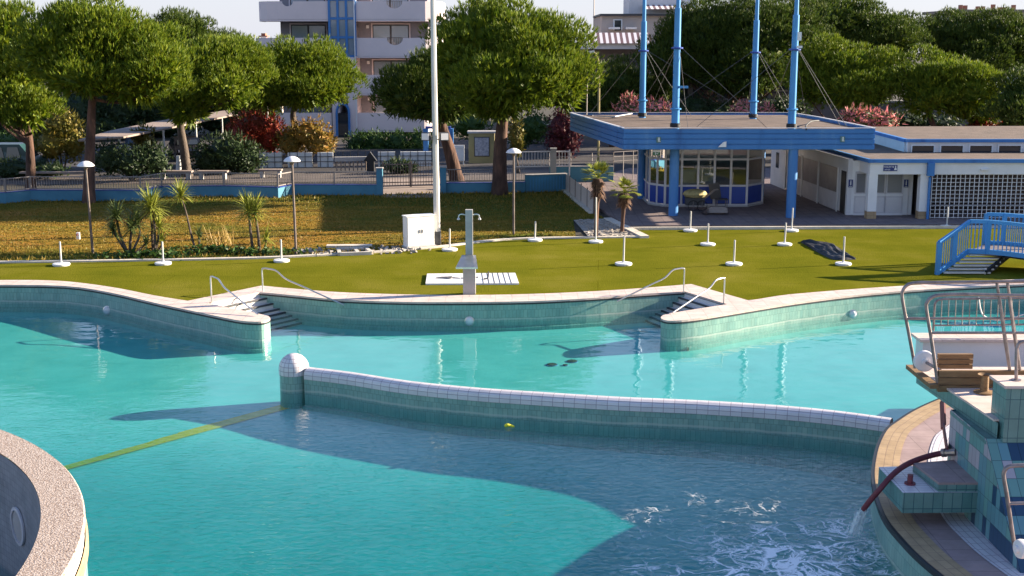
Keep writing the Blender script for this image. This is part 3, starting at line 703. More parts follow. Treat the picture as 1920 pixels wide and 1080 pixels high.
# pool fittings
for (x, y, lb) in ((218, 577, 'white round lamp in the pool wall left of the left steps'), (880, 590, 'white round lamp in the pool wall below the shower'), (1580, 585, 'white round lamp in the pool wall right of the right steps')):
    c = P(x, y, WATER_Z + .02)
    k = min(range(len(inner)), key=lambda i: (inner[i].xy - c.xy).length)
    c = V(inner[k].x, inner[k].y - .02, WATER_Z - .02)
    t = thing('pool_lamp', tuple(c), lb, 'pool lamp', 'lamps in the pool wall')
    MB().lathe([(.12, 0), (.115, .03), (.09, .055), (.05, .07), (0, .075)], c, 20, V(0, -1, 0)).build('lens', M['lamp_white'], t, True)
    MB().lathe([(.15, -.01), (.15, .02), (.12, .03), (.12, 0)], c, 20, V(0, -1, 0)).build('ring', M['steel'], t, True)
for k, (x, y, lb) in enumerate(((1035,683,'dark round floor drain left of its two neighbours'), (1073,677,'dark round floor drain farthest from the white crest'), (1060,684,'small dark round floor drain between two larger ones'))):
    c = P(x, y, -.858); c.z = floor_z(c.y) + .002; r = .14 if k < 2 else .07
    t = thing('floor_drain', tuple(c), lb, 'drain', 'drains in the pool floor')
    MB().lathe([(r, 0), (r, .02), (r*.85, .03), (0, .032)], c, 18).build('grate', M['darkgrey'], t)
    MB().lathe([(r*1.15, 0), (r*1.15, .014), (r, .014)], c, 18).build('rim', M['floor_dk'], t)
c = P(955, 800, WATER_Z)
ft = MB().tube(smooth_line([c+V(-.10,.02,.01), c+V(-.04,0,.035), c+V(.03,.01,.02), c+V(.11,-.03,.01)], 3), [.02,.035,.045,.04,.035,.03,.028,.028,.022,.012], 7)
tag(ft.build('float_toy', M['yellow'], None, True), 'small yellow plastic scrap floating in front of the white crested wall', 'pool toy')

# ------------------------------------------------------------------ shower with foot tray and slab
sb = P(880, 553)
sh = thing('shower', tuple(sb), 'grey square pool shower column with two shower heads and a sloped tray', 'shower')
MB().bx(sb.x-.19, sb.x+.19, sb.y, sb.y+.30, 0, 1.0).build('pedestal', M['concrete'], sh)
x0 = sb.x; zt = PY(882, 393, sb.y+.2).z
MB().bx(x0-.11, x0+.11, sb.y+.12, sb.y+.30, 1.0, zt).build('column', M['concrete'], sh)
mb = MB()
zb_, zf = PY(880, 478, sb.y+.12).z, PY(880, 501, sb.y-.38).z
q = [V(x0-.22, sb.y+.10, zb_), V(x0+.20, sb.y+.10, zb_), V(x0+.27, sb.y-.40, zf), V(x0-.39, sb.y-.40, zf)]
mb.face([q[0], q[3], q[2], q[1]]).face([p - V(0,0,.05) for p in q])
for i in range(4): mb.face([q[i], q[(i+1)%4], q[(i+1)%4]-V(0,0,.05), q[i]-V(0,0,.05)])
mb.build('tray', M['steel'], sh)
for s_ in (-1, 1):
    yb = sb.y+.2; zz = zt - .16
    arm = MB().tube(smooth_line([V(x0+s_*.11,yb,zz), V(x0+s_*.22,yb,zz+.02), V(x0+s_*.30,yb,zz-.01), V(x0+s_*.32,yb,zz-.09)], 3), .018, 8).build('arm', M['steel'], sh, True)
    MB().lathe([(.018, 0), (.05, -.05), (.05, -.07), (0, -.072)], V(x0+s_*.32, yb, zz-.08), 12).build('shower_head', M['steel'], sh)
pl = [P(798,534.5), P(973,534), P(966,514.5), P(801,516)]
sl = thing('shower_slab', tuple(P(885,525)), 'white slatted floor slab lying on the turf behind the shower column', 'floor slab')
MB().slab(pl, .004, .055).build('slab', M['white'], sl)
mb = MB()
for k in range(6):
    f = .62 + .06*k
    a_, b_ = pl[0].lerp(pl[1], f), pl[3].lerp(pl[2], f); mb.beam(a_ + V(0,0,.058), b_ + V(0,0,.058), .02, .008)
mb.bx(*sorted((P(893,522).x, P(897,522).x)), P(895,523).y-.1, P(895,523).y+.1, .055, .062)
mb.build('slot', M['darkgrey'], sl)
cl = P(843, 524)
mb = MB()
for k in range(7):
    q_ = cl + V(random.uniform(-.5,.4), random.uniform(-.12,.12), .07); mb.beam(q_, q_ + V(random.uniform(.1,.4), random.uniform(-.1,.1), random.uniform(-.01,.05)), .05, .03)
tag(mb.build('pipe_scrap', M['galv'], None), 'small heap of grey pipe scraps on the left half of the slab', 'scrap')
cp = P(913, 524, .055)
tag(MB().tube(smooth_line([cp+V(-.10,.02,.02), cp+V(-.02,0,.03), cp+V(.04,0,.08), cp+V(.05,0,.26)], 3), .022, 7).build('pipe_bend', M['darkgrey'], None, True), 'dark bent pipe end sticking up from the right half of the slab', 'pipe')

# ------------------------------------------------------------------ umbrella stands on the turf (all alike: round white base with a stub of pole)
stands = [((115,498),453,'on the turf at the far left, nearest the left picture edge'), ((306,496),453,'in front of the two tall sunlit yuccas'), ((528,491),449,'at the foot of the second mushroom lamp'), ((843,470),429,'just right of the tall floodlight pole'),
          ((1003,452),415,'at the kerb near the third mushroom lamp'), ((1117,455),370,'with the tallest pole, in front of the left palm'), ((1169,497),442,'with a long pole, in the middle of the turf before the right palm'), ((1294,434),396,'by the patio edge in front of the left blue column'),
          ((1327,460),419,'half way between the patio edge and the right steps'), ((1376,497),450,'behind the handrails of the right steps'), ((1484,434),390,'at the patio edge, in front of the right blue column'), ((1471,460),418,'just left of the black plastic sheet'),
          ((1581,497),444,'just in front of the black plastic sheet'), ((1775,427),388,'beside the white lattice, left of the blue footbridge')]
for (x, y), ty, where in stands:
    c = P(x, y)
    t = thing('umbrella_stand', tuple(c), 'umbrella stand ' + where, 'umbrella stand', 'umbrella stands on the turf')
    t.rotation_euler.z = random.uniform(0, 6)
    rr = .29 + random.uniform(-.012, .012)
    prof = [(rr*.93, .004), (rr, .03), (rr, .07), (rr*.95, .085), (rr*.5, .095), (.05, .10), (.05, .13), (.035, .135)]
    MB().lathe(prof, c, 28).build('base', M['white'], t, True)
    h = PY(x, ty, c.y).z
    tilt = V(random.uniform(-.02,.02), random.uniform(-.02,.02), 0)
    MB().tube([c+V(0,0,.09), c+tilt*.5+V(0,0,h*.5), c+tilt+V(0,0,h)], .031, 10).build('pole', M['pole'], t, True)

# ------------------------------------------------------------------ lamps, floodlight pole, cabinet
def mushroom(x, y, ytop, label, lean=0):
    c = P(x, y); h = PY(x, ytop, c.y).z
    t = thing('mushroom_lamp', tuple(c), label, 'garden lamp', 'mushroom lamps on the lawn')
    top = V(c.x+lean, c.y, h)
    MB().tube([c, c.lerp(top,.5), top-V(0,0,.12)], [.05,.045,.04], 10).build('post', M['lampmetal'], t, True)
    MB().lathe([(.045,-.14),(.07,-.10),(.07,-.02),(.10,0)], top, 16).build('holder', M['lampmetal'], t, True)
    MB().lathe([(.29,-.015),(.31,.0),(.27,.06),(.20,.12),(.10,.165),(0,.18)], top, 24).build('shade', M['lamp_white'], t, True)
mushroom(174,475,311,'white capped mushroom lamp farthest left, in front of the red barked pine trunk', -.05)
mushroom(555,478,302,'white capped mushroom lamp between the yuccas and the stone hatch', -.03)
mushroom(963,440,286,'white capped mushroom lamp in front of the big pine trunk')
c = P(820, 461); ph = 11.0
t = thing('floodlight_pole', tuple(c), 'tall pale square pole with two floodlights, rising out of the picture beside the white cabinet', 'light pole')
MB().tube([c+V(0,0,.55), c+V(-.03,0,4), c+V(-.07,0,ph)], [.125,.11,.09], 8).build('pole', M['pole'], t)
MB().box(c+V(0,0,.28), (.27,.27,.56)).build('footing', M['darkgrey'], t)
for s_ in (-1, 1):
    zc = PY(815, 257, c.y).z
    fb = MB().beam(c+V(-.03,0,zc-.12), c+V(s_*.30-.03,-.06,zc-.02), .04, .04).build('bracket', M['galv'], t)
    MB().box(c+V(s_*.33-.03,-.1,zc+.03), (.34,.14,.30), R(20*s_)).build('floodlight', M['darkgrey'], t)
    MB().box(c+V(s_*.33-.03-.03*s_*-1,-.185,zc+.03), (.28,.02,.24), R(20*s_)).build('lens', M['lamp_white'], t)
c = P(787, 465)
t = thing('electrical_cabinet', (c.x, c.y, 0), 'bright white two door electrical cabinet on the lawn edge beside the tall pole', 'cabinet')
cw, ch, cdp, rz = 1.12, 1.12, .38, R(30)
bs = c + V(-.03, .02, 0)
MB().box(bs+V(0,0,.10+ch/2), (cw, cdp, ch), rz).build('body', M['white'], t)
MB().box(bs+V(0,0,.05), (cw+.1, cdp+.1, .1), rz).build('plinth', M['concrete'], t)
xv, yv = V(math.cos(rz), math.sin(rz), 0), V(-math.sin(rz), math.cos(rz), 0)
MB().box(bs+V(0,0,.12+ch), (cw+.06, cdp+.06, .04), rz).build('lid', M['white'], t)
for s_ in (-1, 1):
    d_ = MB().box(bs+xv*s_*.275-yv*(cdp/2+.008)+V(0,0,.1+ch/2), (.535, .018, ch-.06), rz).build('door', M['white'], t)
    MB().box(bs+xv*s_*.06-yv*(cdp/2+.028)+V(0,0,.1+ch/2), (.025, .02, .12), rz).build('handle', M['galv'], d_)

# hatch with rubble beside the kerb
hc = P(662, 474)
t = thing('stone_hatch', tuple(hc), 'open concrete hatch frame with two pits shown by a dark sheet at the lawn edge', 'hatch')
A_, B_, C_, D_ = P(637,479.5), P(697,477.5), P(686,469.5), P(634,471)
mb = MB()
for a_, b_ in ((A_,B_),(B_,C_),(C_,D_),(D_,A_)): mb.beam(a_+V(0,0,.06), b_+V(0,0,.06), .14, .12)
mb.beam(A_.lerp(B_,.58)+V(0,0,.055), D_.lerp(C_,.6)+V(0,0,.055), .12, .11)
mb.build('frame', M['kerb'], t)
MB().flat([A_,B_,C_,D_], .022).build('pit_shade_sheet', M['darkgrey'], t)  # flat dark sheet stands in for the shade down in the pits
def rock_pile(px, n, label, spread=(1, .4)):
    c = P(*px); t = MB()
    for k in range(n):
        q_ = c + V(random.gauss(0, spread[0]*.5), random.gauss(0, spread[1]*.5), .03)
        r_ = random.uniform(.03, .085)
        ax = Matrix.Rotation(random.uniform(0,6), 3, V(random.random(), random.random(), random.random()+.1)); ax = [ax.col[i].copy() for i in range(3)]
        t.box(q_, (r_*2.2, r_*1.5, r_*1.1), 0, 0, ax)
    o_ = t.build('rubble', M['stone'], None); return tag(o_, label, 'rubble', None, 'stuff')
rock_pile((597,474), 60, 'pale rubble heap left of the open hatch', (1.0,.7))
rock_pile((735,470), 70, 'pale rubble heap between the open hatch and the cabinet', (1.3,.8))
tag(MB().box(P(655,464)+V(0,0,.05), (1.7,.35,.1), R(2)).build('stone_slab', M['kerb'], None), 'flat pale stone slab behind the open hatch', 'stone slab')

# black plastic sheet lying crumpled on the turf
c0 = P(1552, 471)
nx, ny = 30, 12; mb = MB()
Lx = [P(1502,455), P(1520,466), P(1545,480), P(1568,488), P(1604,487)]; Ux = [P(1503,452), P(1540,454), P(1566,461), P(1588,476), P(1605,486)]
lo, up_ = smooth_line(Lx, 8), smooth_line(Ux, 8)
grid = []
for j in range(ny+1):
    f = j/ny; row = []
    for k in range(len(lo)):
        g_ = k/(len(lo)-1)
        nz = noise.noise(V(k*.16+j*.2, j*.5, 1.7)) + .35*noise.noise(V(k*.5+j*.6, j*1.1, 4.2))
        h_ = .17*math.sin(math.pi*f)**.6*math.sin(math.pi*min(1,g_))**.45*(.85+.6*nz) + .02*nz
        p = lo[k].lerp(up_[k], f); row.append(V(p.x, p.y, max(.012, h_)))
    grid.append(row)
i0 = 0
for j in range(ny):
    for k in range(len(lo)-1): mb.face([grid[j][k], grid[j][k+1], grid[j+1][k+1], grid[j+1][k]])
tag(weldmesh(mb.build('plastic_sheet', M['black_plastic'], None, False)), 'crumpled black plastic sheet lying on the turf', 'sheet')

# ------------------------------------------------------------------ blue boundary wall with railing
def railing_bars(mb, a, b, z0, z1, step, r=.009):
    d = b - a; n = max(1, int(d.length/step))
    for k in range(n):
        p = a + d*(k+.5)/n
        mb.beam(V(p.x,p.y,z0), V(p.x,p.y,z1), r*2, r*2, V(1,0,0))
def wall_fence(px, name, label, hw=.52, hf=.66, step=.125, back=True):
    pts = [P(x, y) for x, y in px]
    t = thing(name, tuple(pts[0]), label, 'fence')
    th = .16
    off = offset_line(pts, th)
    mb = MB()
    mb.wall(pts, 0, hw).wall(off, 0, hw, flip=True).strip(pts, off, hw).face([pts[0], off[0], off[0]+V(0,0,hw), pts[0]+V(0,0,hw)]).face([pts[-1], off[-1], off[-1]+V(0,0,hw), pts[-1]+V(0,0,hw)])
    mb.build('wall_base', M['blue_wall'], t)
    cap = MB(); mid = offset_line(pts, th/2)
    for a_, b_ in zip(mid, mid[1:]): cap.beam(V(a_.x,a_.y,hw+.018), V(b_.x,b_.y,hw+.018), th+.05, .03)
    cap.build('wall_cap', M['blue_dk'], t)
    bars, rails = MB(), MB()
    for a_, b_ in zip(mid, mid[1:]):
        railing_bars(bars, a_, b_, hw+.08, hw+hf, step)
        for z in (hw+.09, hw+hf): rails.beam(V(a_.x,a_.y,z), V(b_.x,b_.y,z), .045, .045)
        n = max(1, round((b_-a_).length/2.4))
        for k in range(n): 
            p = a_.lerp(b_, k/n); MB().beam(V(p.x,p.y,hw), V(p.x,p.y,hw+hf+.03), .06, .06, V(1,0,0)).build('post', M['galv'], t)
    bars.build('bars', M['galv'], t); rails.build('rail', M['galv'], t)
    return t
wall_fence([(-420,395),(12,382),(58,377),(265,377.5),(305,369.5),(420,368.5),(522,371.5),(548,366.3),(708,366.5)], 'wall_fence', 'long zigzag blue wall topped by a grey bar railing, left of the gate')
wall_fence([(836,363),(930,362),(985,361)], 'wall_fence', 'short blue wall with pale bar railing between the gate and the big pine trunk', .52, .70)
for (x, y, lb) in ((712, 367, 'blue gate pillar left of the barred gate'), (831, 364, 'blue gate pillar right of the tall pole')):
    c = P(x, y); t = thing('gate_pillar', tuple(c), lb, 'pillar', 'pillars of the barred gate')
    MB().box(c+V(0,.15,.68), (.30,.30,1.36)).build('shaft', M['blue_wall'], t); MB().box(c+V(0,.15,1.385), (.36,.36,.05)).build('cap', M['concrete'], t)
g0, g1 = P(718,353), P(822,351)
t = thing('barred_gate', tuple(g0), 'dark barred double gate between the two blue pillars', 'gate')
gh = 1.35
for k, (a_, b_) in enumerate(((g0, g0.lerp(g1,.49)), (g0.lerp(g1,.51), g1))):
    mb = MB(); railing_bars(mb, a_, b_, .12, gh, .14, .012)
    lf = mb.build('leaf', M['lampmetal'], t)
    mb = MB()
    for z in (.12, .30, gh-.1): mb.beam(V(a_.x,a_.y,z), V(b_.x,b_.y,z), .05, .05)
    for p in (a_, b_): mb.beam(V(p.x,p.y,.05), V(p.x,p.y,gh+.05), .06, .06, V(1,0,0))
    mb.build('frame', M['lampmetal'], lf)
# recessed ramp wall on the right, with pipe railing
t = thing('ramp_wall', tuple(P(1060,357)), 'blue ramp wall with a stepped end between the big pine and the palms', 'wall')
a_, b_, c_ = P(985,361), P(1062,358), P(1150,344)
bb = P(1030,344)
mb = MB(); mb.beam(a_+V(0,0,.45), b_+V(0,0,.45), .2, .9); mb.beam(bb+V(0,.1,.46), c_+V(0,.1,.46), .2, .92); mb.build('wall_face', M['blue_wall'], t)
mb = MB(); mb.beam(a_+V(0,0,.915), b_+V(0,0,.915), .28, .03); mb.beam(bb+V(0,.1,.935), c_+V(0,.1,.935), .28, .03); mb.build('wall_cap', M['concrete'], t)
mb = MB(); q0, q1 = a_.lerp(b_,.12), a_.lerp(b_,.9)
for k in range(12):
    p = q0.lerp(q1, k/11); mb.beam(p+V(0,-.115,.12), p+V(0,-.115,.78), .03, .02, V(1,0,0))
mb.build('slat_panel', M['blue_lt'], t)
mb = MB()
d_ = P(1205,340)
for (s0, s1) in ((bb, c_), (c_, d_)):
    for z in (1.2, 1.45, 1.7): mb.tube([s0+V(0,.15,z), s1+V(0,.15,z)], .020, 6)
    for k in range(4):
        p = s0.lerp(s1, k/3); mb.tube([p+V(0,.15,.0), p+V(0,.15,1.7)], .022, 6)
mb.build('pipe_rail', M['galv'], t)
t = thing('railing', tuple(P(1015,345)), 'pale upright bar railing behind the third mushroom lamp, on the blue wall', 'railing')
a_, b_ = P(966,352)+V(0,.3,0), P(1068,350)+V(0,.3,0)
mb = MB(); railing_bars(mb, a_, b_, 1.1, 1.85, .16, .016); mb.build('bars', M['alu'], t)
mb = MB()
for z in (1.08, 1.87): mb.beam(a_+V(0,0,z), b_+V(0,0,z), .06, .05)
for p in (a_, a_.lerp(b_,.67), b_): mb.beam(p+V(0,0,.0), p+V(0,0,1.95), .07, .07, V(1,0,0))
mb.build('frame', M['alu'], t)
p = a_.lerp(b_, .70)
tag(MB().box(p+V(0,-.1,1.0), (.30,.25,2.0)).box(p+V(0,-.1,2.03), (.36,.3,.06)).build('gate_post', M['concrete'], None), 'pale square post standing in the railing behind the third mushroom lamp', 'post')
# thin post and panel fence along the patio's left edge
f0, f1 = P(1059,357), P(1113,401)
t = thing('panel_fence', tuple(f0), 'low fence of thin posts and translucent panels along the left edge of the patio', 'fence')
for k in range(6):
    p = f0.lerp(f1, k/5); MB().beam(p, p+V(0,0,.98), .05, .05, V(1,0,0)).build('post', M['lampmetal'], t)
    if k < 5:
        q_ = f0.lerp(f1, (k+1)/5); MB().beam(p.lerp(q_,.04)+V(0,0,.5), p.lerp(q_,.96)+V(0,0,.5), .012, .8).build('panel', M['beige'], t)
struct(MB().beam(f0+V(-.1,0,.04), f1+V(-.1,0,.04), .25, .12), 'fence_kerb', M['kerb'])

# ------------------------------------------------------------------ entrance canopy with four masts
CZ0, CZ1 = 3.06, 3.98
FY = 54.0
fl_, fr_ = PY(1170,240,FY), PY(1640,242,FY)
bl_, br_ = P(1070,211.5,CZ1), P(1484,211.5,CZ1)
poly = [V(fl_.x,FY,0), V(fr_.x,FY,0), V(br_.x+.5,br_.y-4,0), V(br_.x,br_.y,0), V(bl_.x,bl_.y,0)]
t = can = thing('entrance_canopy', tuple(P(1262,408)), 'large blue canopy on blue columns with four tall cable stayed blue masts', 'canopy')
cx_, cy_ = sum(p.x for p in poly)/5, sum(p.y for p in poly)/5
ins = [p + (V(cx_,cy_,0)-p).normalized()*.25 for p in poly]
MB().flat(ins, CZ1-.10).build('roof_deck', M['roofgravel'], t)
MB().flat(ins, CZ0+.05, 0, True).build('soffit', M['canopy_under'], t)
mb = MB()
nb_ = 4; bh = (CZ1-CZ0)/nb_
for a_, b_ in zip(poly, poly[1:]+poly[:1]):
    d = (b_-a_).normalized(); n_ = V(d.y,-d.x,0)
    mb.beam(a_+n_*-.05+V(0,0,(CZ0+CZ1)/2-.015), b_+n_*-.05+V(0,0,(CZ0+CZ1)/2-.015), .05, CZ1-CZ0-.04)
    for k in range(nb_):
        z = CZ0 + bh*(k+.5); mb.beam(a_+V(0,0,z), b_+V(0,0,z), .06, bh-.055)
mb.build('fascia', M['blue'], t)
mb = MB()
for a_, b_ in zip(poly, poly[1:]+poly[:1]): mb.beam(a_+V(0,0,CZ1+.012), b_+V(0,0,CZ1+.012), .14, .024)
mb.build('roof_edge', M['alu'], t)
cols = [P(1262,408), P(1482,412), P(1203,376)]
cols.append(V(12.3, 62, 0))
for c in cols:
    MB().tube([V(c.x,c.y,.1), V(c.x,c.y,CZ0+.06)], .21, 20).build('column', M['blue'], t, True)
masts = [P(1204,217,CZ1), P(1266,237,CZ1), P(1412,219,CZ1), P(1484,238,CZ1)]
htop = 12.5
for k, c in enumerate(masts):
    zc = PY(1204, (97,92,100,95)[k], c.y).z
    zn = PY(1204, (40,15,38,28)[k], c.y).z
    ms = MB().tube([V(c.x,c.y,CZ1-.1), V(c.x,c.y,CZ1+.75), V(c.x,c.y,CZ1+.76), V(c.x,c.y,zn), V(c.x,c.y,zn+.01), V(c.x,c.y,htop)], [.175,.175,.155,.14,.095,.085], 16).build('mast', M['blue_lt'], t, True)
    MB().lathe([(.21,-.18),(.23,-.16),(.23,-.02),(.21,0)], V(c.x,c.y,CZ1+.15), 16).build('foot', M['dark'], ms)
    MB().lathe([(.17,0),(.26,.02),(.26,.07),(.17,.09)], V(c.x,c.y,zc), 16).build('collar', M['blue_dk'], ms)
    MB().lathe([(.19,0),(.25,.02),(.25,.06),(.19,.08)], V(c.x,c.y,CZ1+.72), 16).build('flange', M['blue_lt'], ms)
def mz(k): return PY(1204, (97,92,100,95)[k], masts[k].y).z + .05
def cable(k, end):
    c = masts[k]; a_ = V(c.x, c.y, mz(k)); d = (end-a_); dd = V(d.x,d.y,0).normalized()
    MB().tube([a_+dd*.2, end], .011, 5).build('cable', M['cable'], can)
RZ = CZ1 - .05
cable(0, P(1108,210,CZ1)); cable(0, P(1296,217,RZ)); cable(0, V(masts[2].x-1.2, masts[2].y+.2, CZ1+.8)); cable(0, P(1262,212,CZ1)+V(0,0,0))
cable(1, P(1290,242,RZ)); cable(1, P(1190,213,RZ)); cable(1, V(masts[3].x-1.0, masts[3].y+.4, RZ)); cable(1, P(1215,216,RZ))
cable(2, V(masts[0].x+1.6, masts[0].y-.2, CZ1+.5)); cable(2, P(1480,214,CZ1)); cable(2, P(1500,220,CZ1)); cable(2, P(1400,213,CZ1))
cable(3, V(masts[1].x+1.0, masts[1].y+.4, RZ)); cable(3, P(1512,221,CZ1)); cable(3, P(1575,235,RZ)); cable(3, P(1588,238,RZ)); cable(3, P(1440,214,CZ1))
for k, (zp, sz) in enumerate((((1499,68),(.16,.1,.36)), ((1499,88),(.22,.14,.10)))):
    p = PY(zp[0], zp[1], masts[3].y-.25); ab = MB().box(p, sz).build('antenna_box', M['white'], t)
MB().beam(V(masts[1].x+.1,masts[1].y-.15,PY(1266,163,masts[1].y).z), V(masts[1].x+.5,masts[1].y-.15,PY(1266,163,masts[1].y).z), .08, .1).build('bracket', M['blue_lt'], t)
for (x, y) in ((1235,262), (1580,261)):
    p = PY(x, y, FY-.05); sg = MB().box(p, (.19,.02,.24)).build('pictogram_plate', M['teal_tile'], t)
    MB().box(p+V(.01,-.014,.02), (.05,.01,.15)).box(p+V(.03,-.014,-.075), (.10,.01,.025)).build('pictogram', M['white'], sg)
p = PY(1355, 271, FY-.05)
mb = MB()
tri = [p+V(-.20,-.01,-.10), p+V(.14,-.01,-.10), p+V(.14,-.01,.14), p+V(.02,-.01,.11)]
mb.face(tri).face([q_+V(0,-.10,0) for q_ in tri][::-1])
for k in range(4): mb.face([tri[k], tri[(k+1)%4], tri[(k+1)%4]+V(0,-.1,0), tri[k]+V(0,-.1,0)])
mb.build('wedge_lamp', M['white'], t)
p = PY(1231, 285, FY+.35)
xs = MB().box(p+V(0,0,.05), (.30,.10,.10)).build('exit_lamp', M['white'], t)
MB().box(p+V(0,0,-.07), (.30,.06,.14)).build('exit_sign', M['green_sign'], xs)
mb = MB(); mb.box(p+V(-.05,-.034,-.07), (.035,.008,.09)).box(p+V(-.05,-.034,-.015), (.03,.008,.025)).box(p+V(.04,-.034,-.07), (.06,.008,.035)).box(p+V(-.01,-.034,-.06), (.05,.008,.018)); mb.build('running_figure', M['white'], xs)
rp = smooth_line([P(1512,243,RZ), P(1511,236,RZ+.05), P(1520,228,RZ+.15), P(1535,226,RZ+.1)], 4)
tag(MB().tube(rp, .035, 6).build('roof_pipe', M['dark'], None, True), 'crooked dark pipe on the right end of the canopy roof', 'pipe')
bp_ = [P(1112,217,RZ+.03), P(1150,219,RZ+.02), P(1185,213,RZ+.03)]
tag(MB().tube(bp_, .03, 6).build('roof_batten', M['alu'], None), 'thin pale batten lying at the left end of the canopy roof', 'batten')
ap = P(1100,217,CZ1); 
tag(MB().tube([ap, ap+V(0,0,1.5)], .03, 6).tube([ap+V(0,0,.02), ap+V(.3,-.2,.02)], .03, 6).build('roof_stake', M['galv'], None), 'thin grey stake standing at the left corner of the canopy roof', 'stake')

# ------------------------------------------------------------------ glazed ticket kiosk under the canopy
k_px = [(1206,371),(1217,383),(1246,387.5),(1399,387.5),(1428,381.5),(1428,372)]
KZ0, KZ1 = .10, 2.95
kp = [P(x, y, .1) for x, y in k_px]; kp = [V(p.x, p.y, 0) for p in kp]
bk = [V(kp[-1].x+.1, kp[-1].y+3.2, 0), V(kp[0].x, kp[0].y+3.2, 0)]
t = thing('ticket_kiosk', tuple(kp[2]), 'glazed kiosk with blue lower panels and pale aluminium frames under the canopy', 'kiosk')
loop = kp + bk
MB().wall([kp[-1]]+bk+[kp[0]], KZ0, KZ1).build('back_wall', M['plaster'], t)
MB().slab([p+(p-V(9,63,0)).normalized()*.25 for p in loop], KZ1, KZ1+.14).build('roof', M['canopy_under'], t)
MB().slab([p+(p-V(9,63,0)).normalized()*.12 for p in loop], .10, .16).build('plinth', M['concrete'], t)
MB().flat(loop, .17).build('floor', M['paving'], t)
zrow = [KZ0+.1, 1.08, 2.30, KZ1]
for a_, b_, n_ in ((kp[0],kp[1],2),(kp[1],kp[2],2),(kp[2],kp[3],5),(kp[3],kp[4],1),(kp[4],kp[5],1)):
    fr_mb = MB()
    for z in (zrow[0]-.02, zrow[1], zrow[2], zrow[3]-.03): fr_mb.beam(a_+V(0,0,z), b_+V(0,0,z), .09, .09)
    for k in range(n_):
        p = a_.lerp(b_, k/n_); fr_mb.beam(p+V(0,0,KZ0+.05), p+V(0,0,KZ1), .10, .10, V(1,0,0))
    fr_mb.build('frame', M['alu'], t)
    for k in range(n_):
        p, q_ = a_.lerp(b_, (k+.06)/n_), a_.lerp(b_, (k+.94)/n_)
        MB().beam(p+V(0,0,(zrow[0]+zrow[1])/2), q_+V(0,0,(zrow[0]+zrow[1])/2), .03, zrow[1]-zrow[0]-.09).build('lower_panel', M['blue_dk'], t)
        MB().beam(p+V(0,0,(zrow[1]+zrow[2])/2), q_+V(0,0,(zrow[1]+zrow[2])/2), .012, zrow[2]-zrow[1]-.08).build('window', M['pane'] if 'pane' in M else M['glass'], t)
        MB().beam(p+V(0,0,(zrow[2]+zrow[3])/2), q_+V(0,0,(zrow[2]+zrow[3])/2), .012, zrow[3]-zrow[2]-.1).build('transom', M['pane'] if 'pane' in M else M['glass'], t)
mx_ = kp[2].lerp(kp[3], .30)
tag(MB().bx(mx_.x-.35, mx_.x+.35, mx_.y+.8, mx_.y+1.4, .18, 1.75).bx(mx_.x-.30, mx_.x+.30, mx_.y+.78, mx_.y+.8, .9, 1.65).build('ticket_machine', M['alu'], None), 'pale upright machine behind the kiosk glass, left of its twin', 'machine')
mx_ = kp[2].lerp(kp[3], .53)
tag(MB().bx(mx_.x-.5, mx_.x+.4, mx_.y+.9, mx_.y+1.5, .18, 1.95).bx(mx_.x-.42, mx_.x+.32, mx_.y+.88, mx_.y+.9, 1.0, 1.85).build('ticket_machine', M['alu'], None), 'wide pale cupboard behind the middle of the kiosk glass', 'cupboard')

# things left standing in front of the kiosk
c = P(1302, 394, .1)
t = thing('hand_cart', tuple(c), 'dark cart piled with a yellowish bundle in front of the kiosk', 'cart')
MB().box(c+V(0,0,.42), (.85,.5,.34)).build('tub', M['darkgrey'], t)
for s_ in (-1, 1):
    wh = MB().lathe([(.22,-.03),(.24,0),(.22,.03)], c+V(.10+.2*s_,-.28,.24), 18, V(0,1,0)).build('wheel', M['dark'], t, True)
    MB().lathe([(.05,-.05),(.05,.05)], c+V(.10+.2*s_,-.28,.24), 10, V(0,1,0)).tube([c+V(.10+.2*s_,-.29,.05), c+V(.10+.2*s_,-.29,.43)], .01, 4).tube([c+V(-.09+.2*s_,-.29,.24), c+V(.29+.2*s_,-.29,.24)], .01, 4).build('spokes', M['galv'], wh)
MB().tube([c+V(.4,-.1,.5), c+V(.9,-.1,.92), c+V(1.05,-.1,.95)], .02, 6).tube([c+V(.4,.15,.5), c+V(.9,.15,.92), c+V(1.05,.15,.95)], .02, 6).build('handle', M['galv'], t)
MB().lathe([(.05,.58),(.45,.62),(.56,.74),(.48,.86),(.28,.94),(0,.96)], c+V(0,0,.0), 14).build('bundle', M['yellow_cloth'] if 'yellow_cloth' in M else M['dry'], t, False)
c = P(1340, 402, .1)
t = thing('floor_cleaner', tuple(c), 'low grey wheeled pool cleaner on the patio before the kiosk', 'pool cleaner')
MB().box(c+V(.1,0,.20), (.85,.45,.20)).box(c+V(.1,-.02,.33), (.7,.35,.06)).build('body', M['galv'], t)
for s_ in (-1, 1):
    MB().lathe([(.14,-.05),(.15,0),(.14,.05)], c+V(-.42,.22*s_,.15), 16, V(0,1,0)).build('wheel', M['dark'], t, True)
    MB().lathe([(.10,-.04),(.10,.04)], c+V(.48,.2*s_,.12), 12, V(0,1,0)).build('wheel', M['dark'], t, True)
c = P(1352, 392, .1)
t = thing('lounge_chair', tuple(c), 'dark folding chair standing between the cleaner and the kiosk', 'chair')
MB().box(c+V(.05,.3,.42), (.55,.5,.05)).build('seat', M['darkgrey'], t)
MB().beam(c+V(-.20,.3,.45), c+V(-.32,.3,1.15), .5, .04, V(0,1,0)).build('backrest', M['darkgrey'], t)
for sx_ in (-.18, .28):
    for sy_ in (.08, .52): MB().tube([c+V(sx_,sy_,0), c+V(sx_,sy_,.42)], .02, 6).build('leg', M['galv'], t)

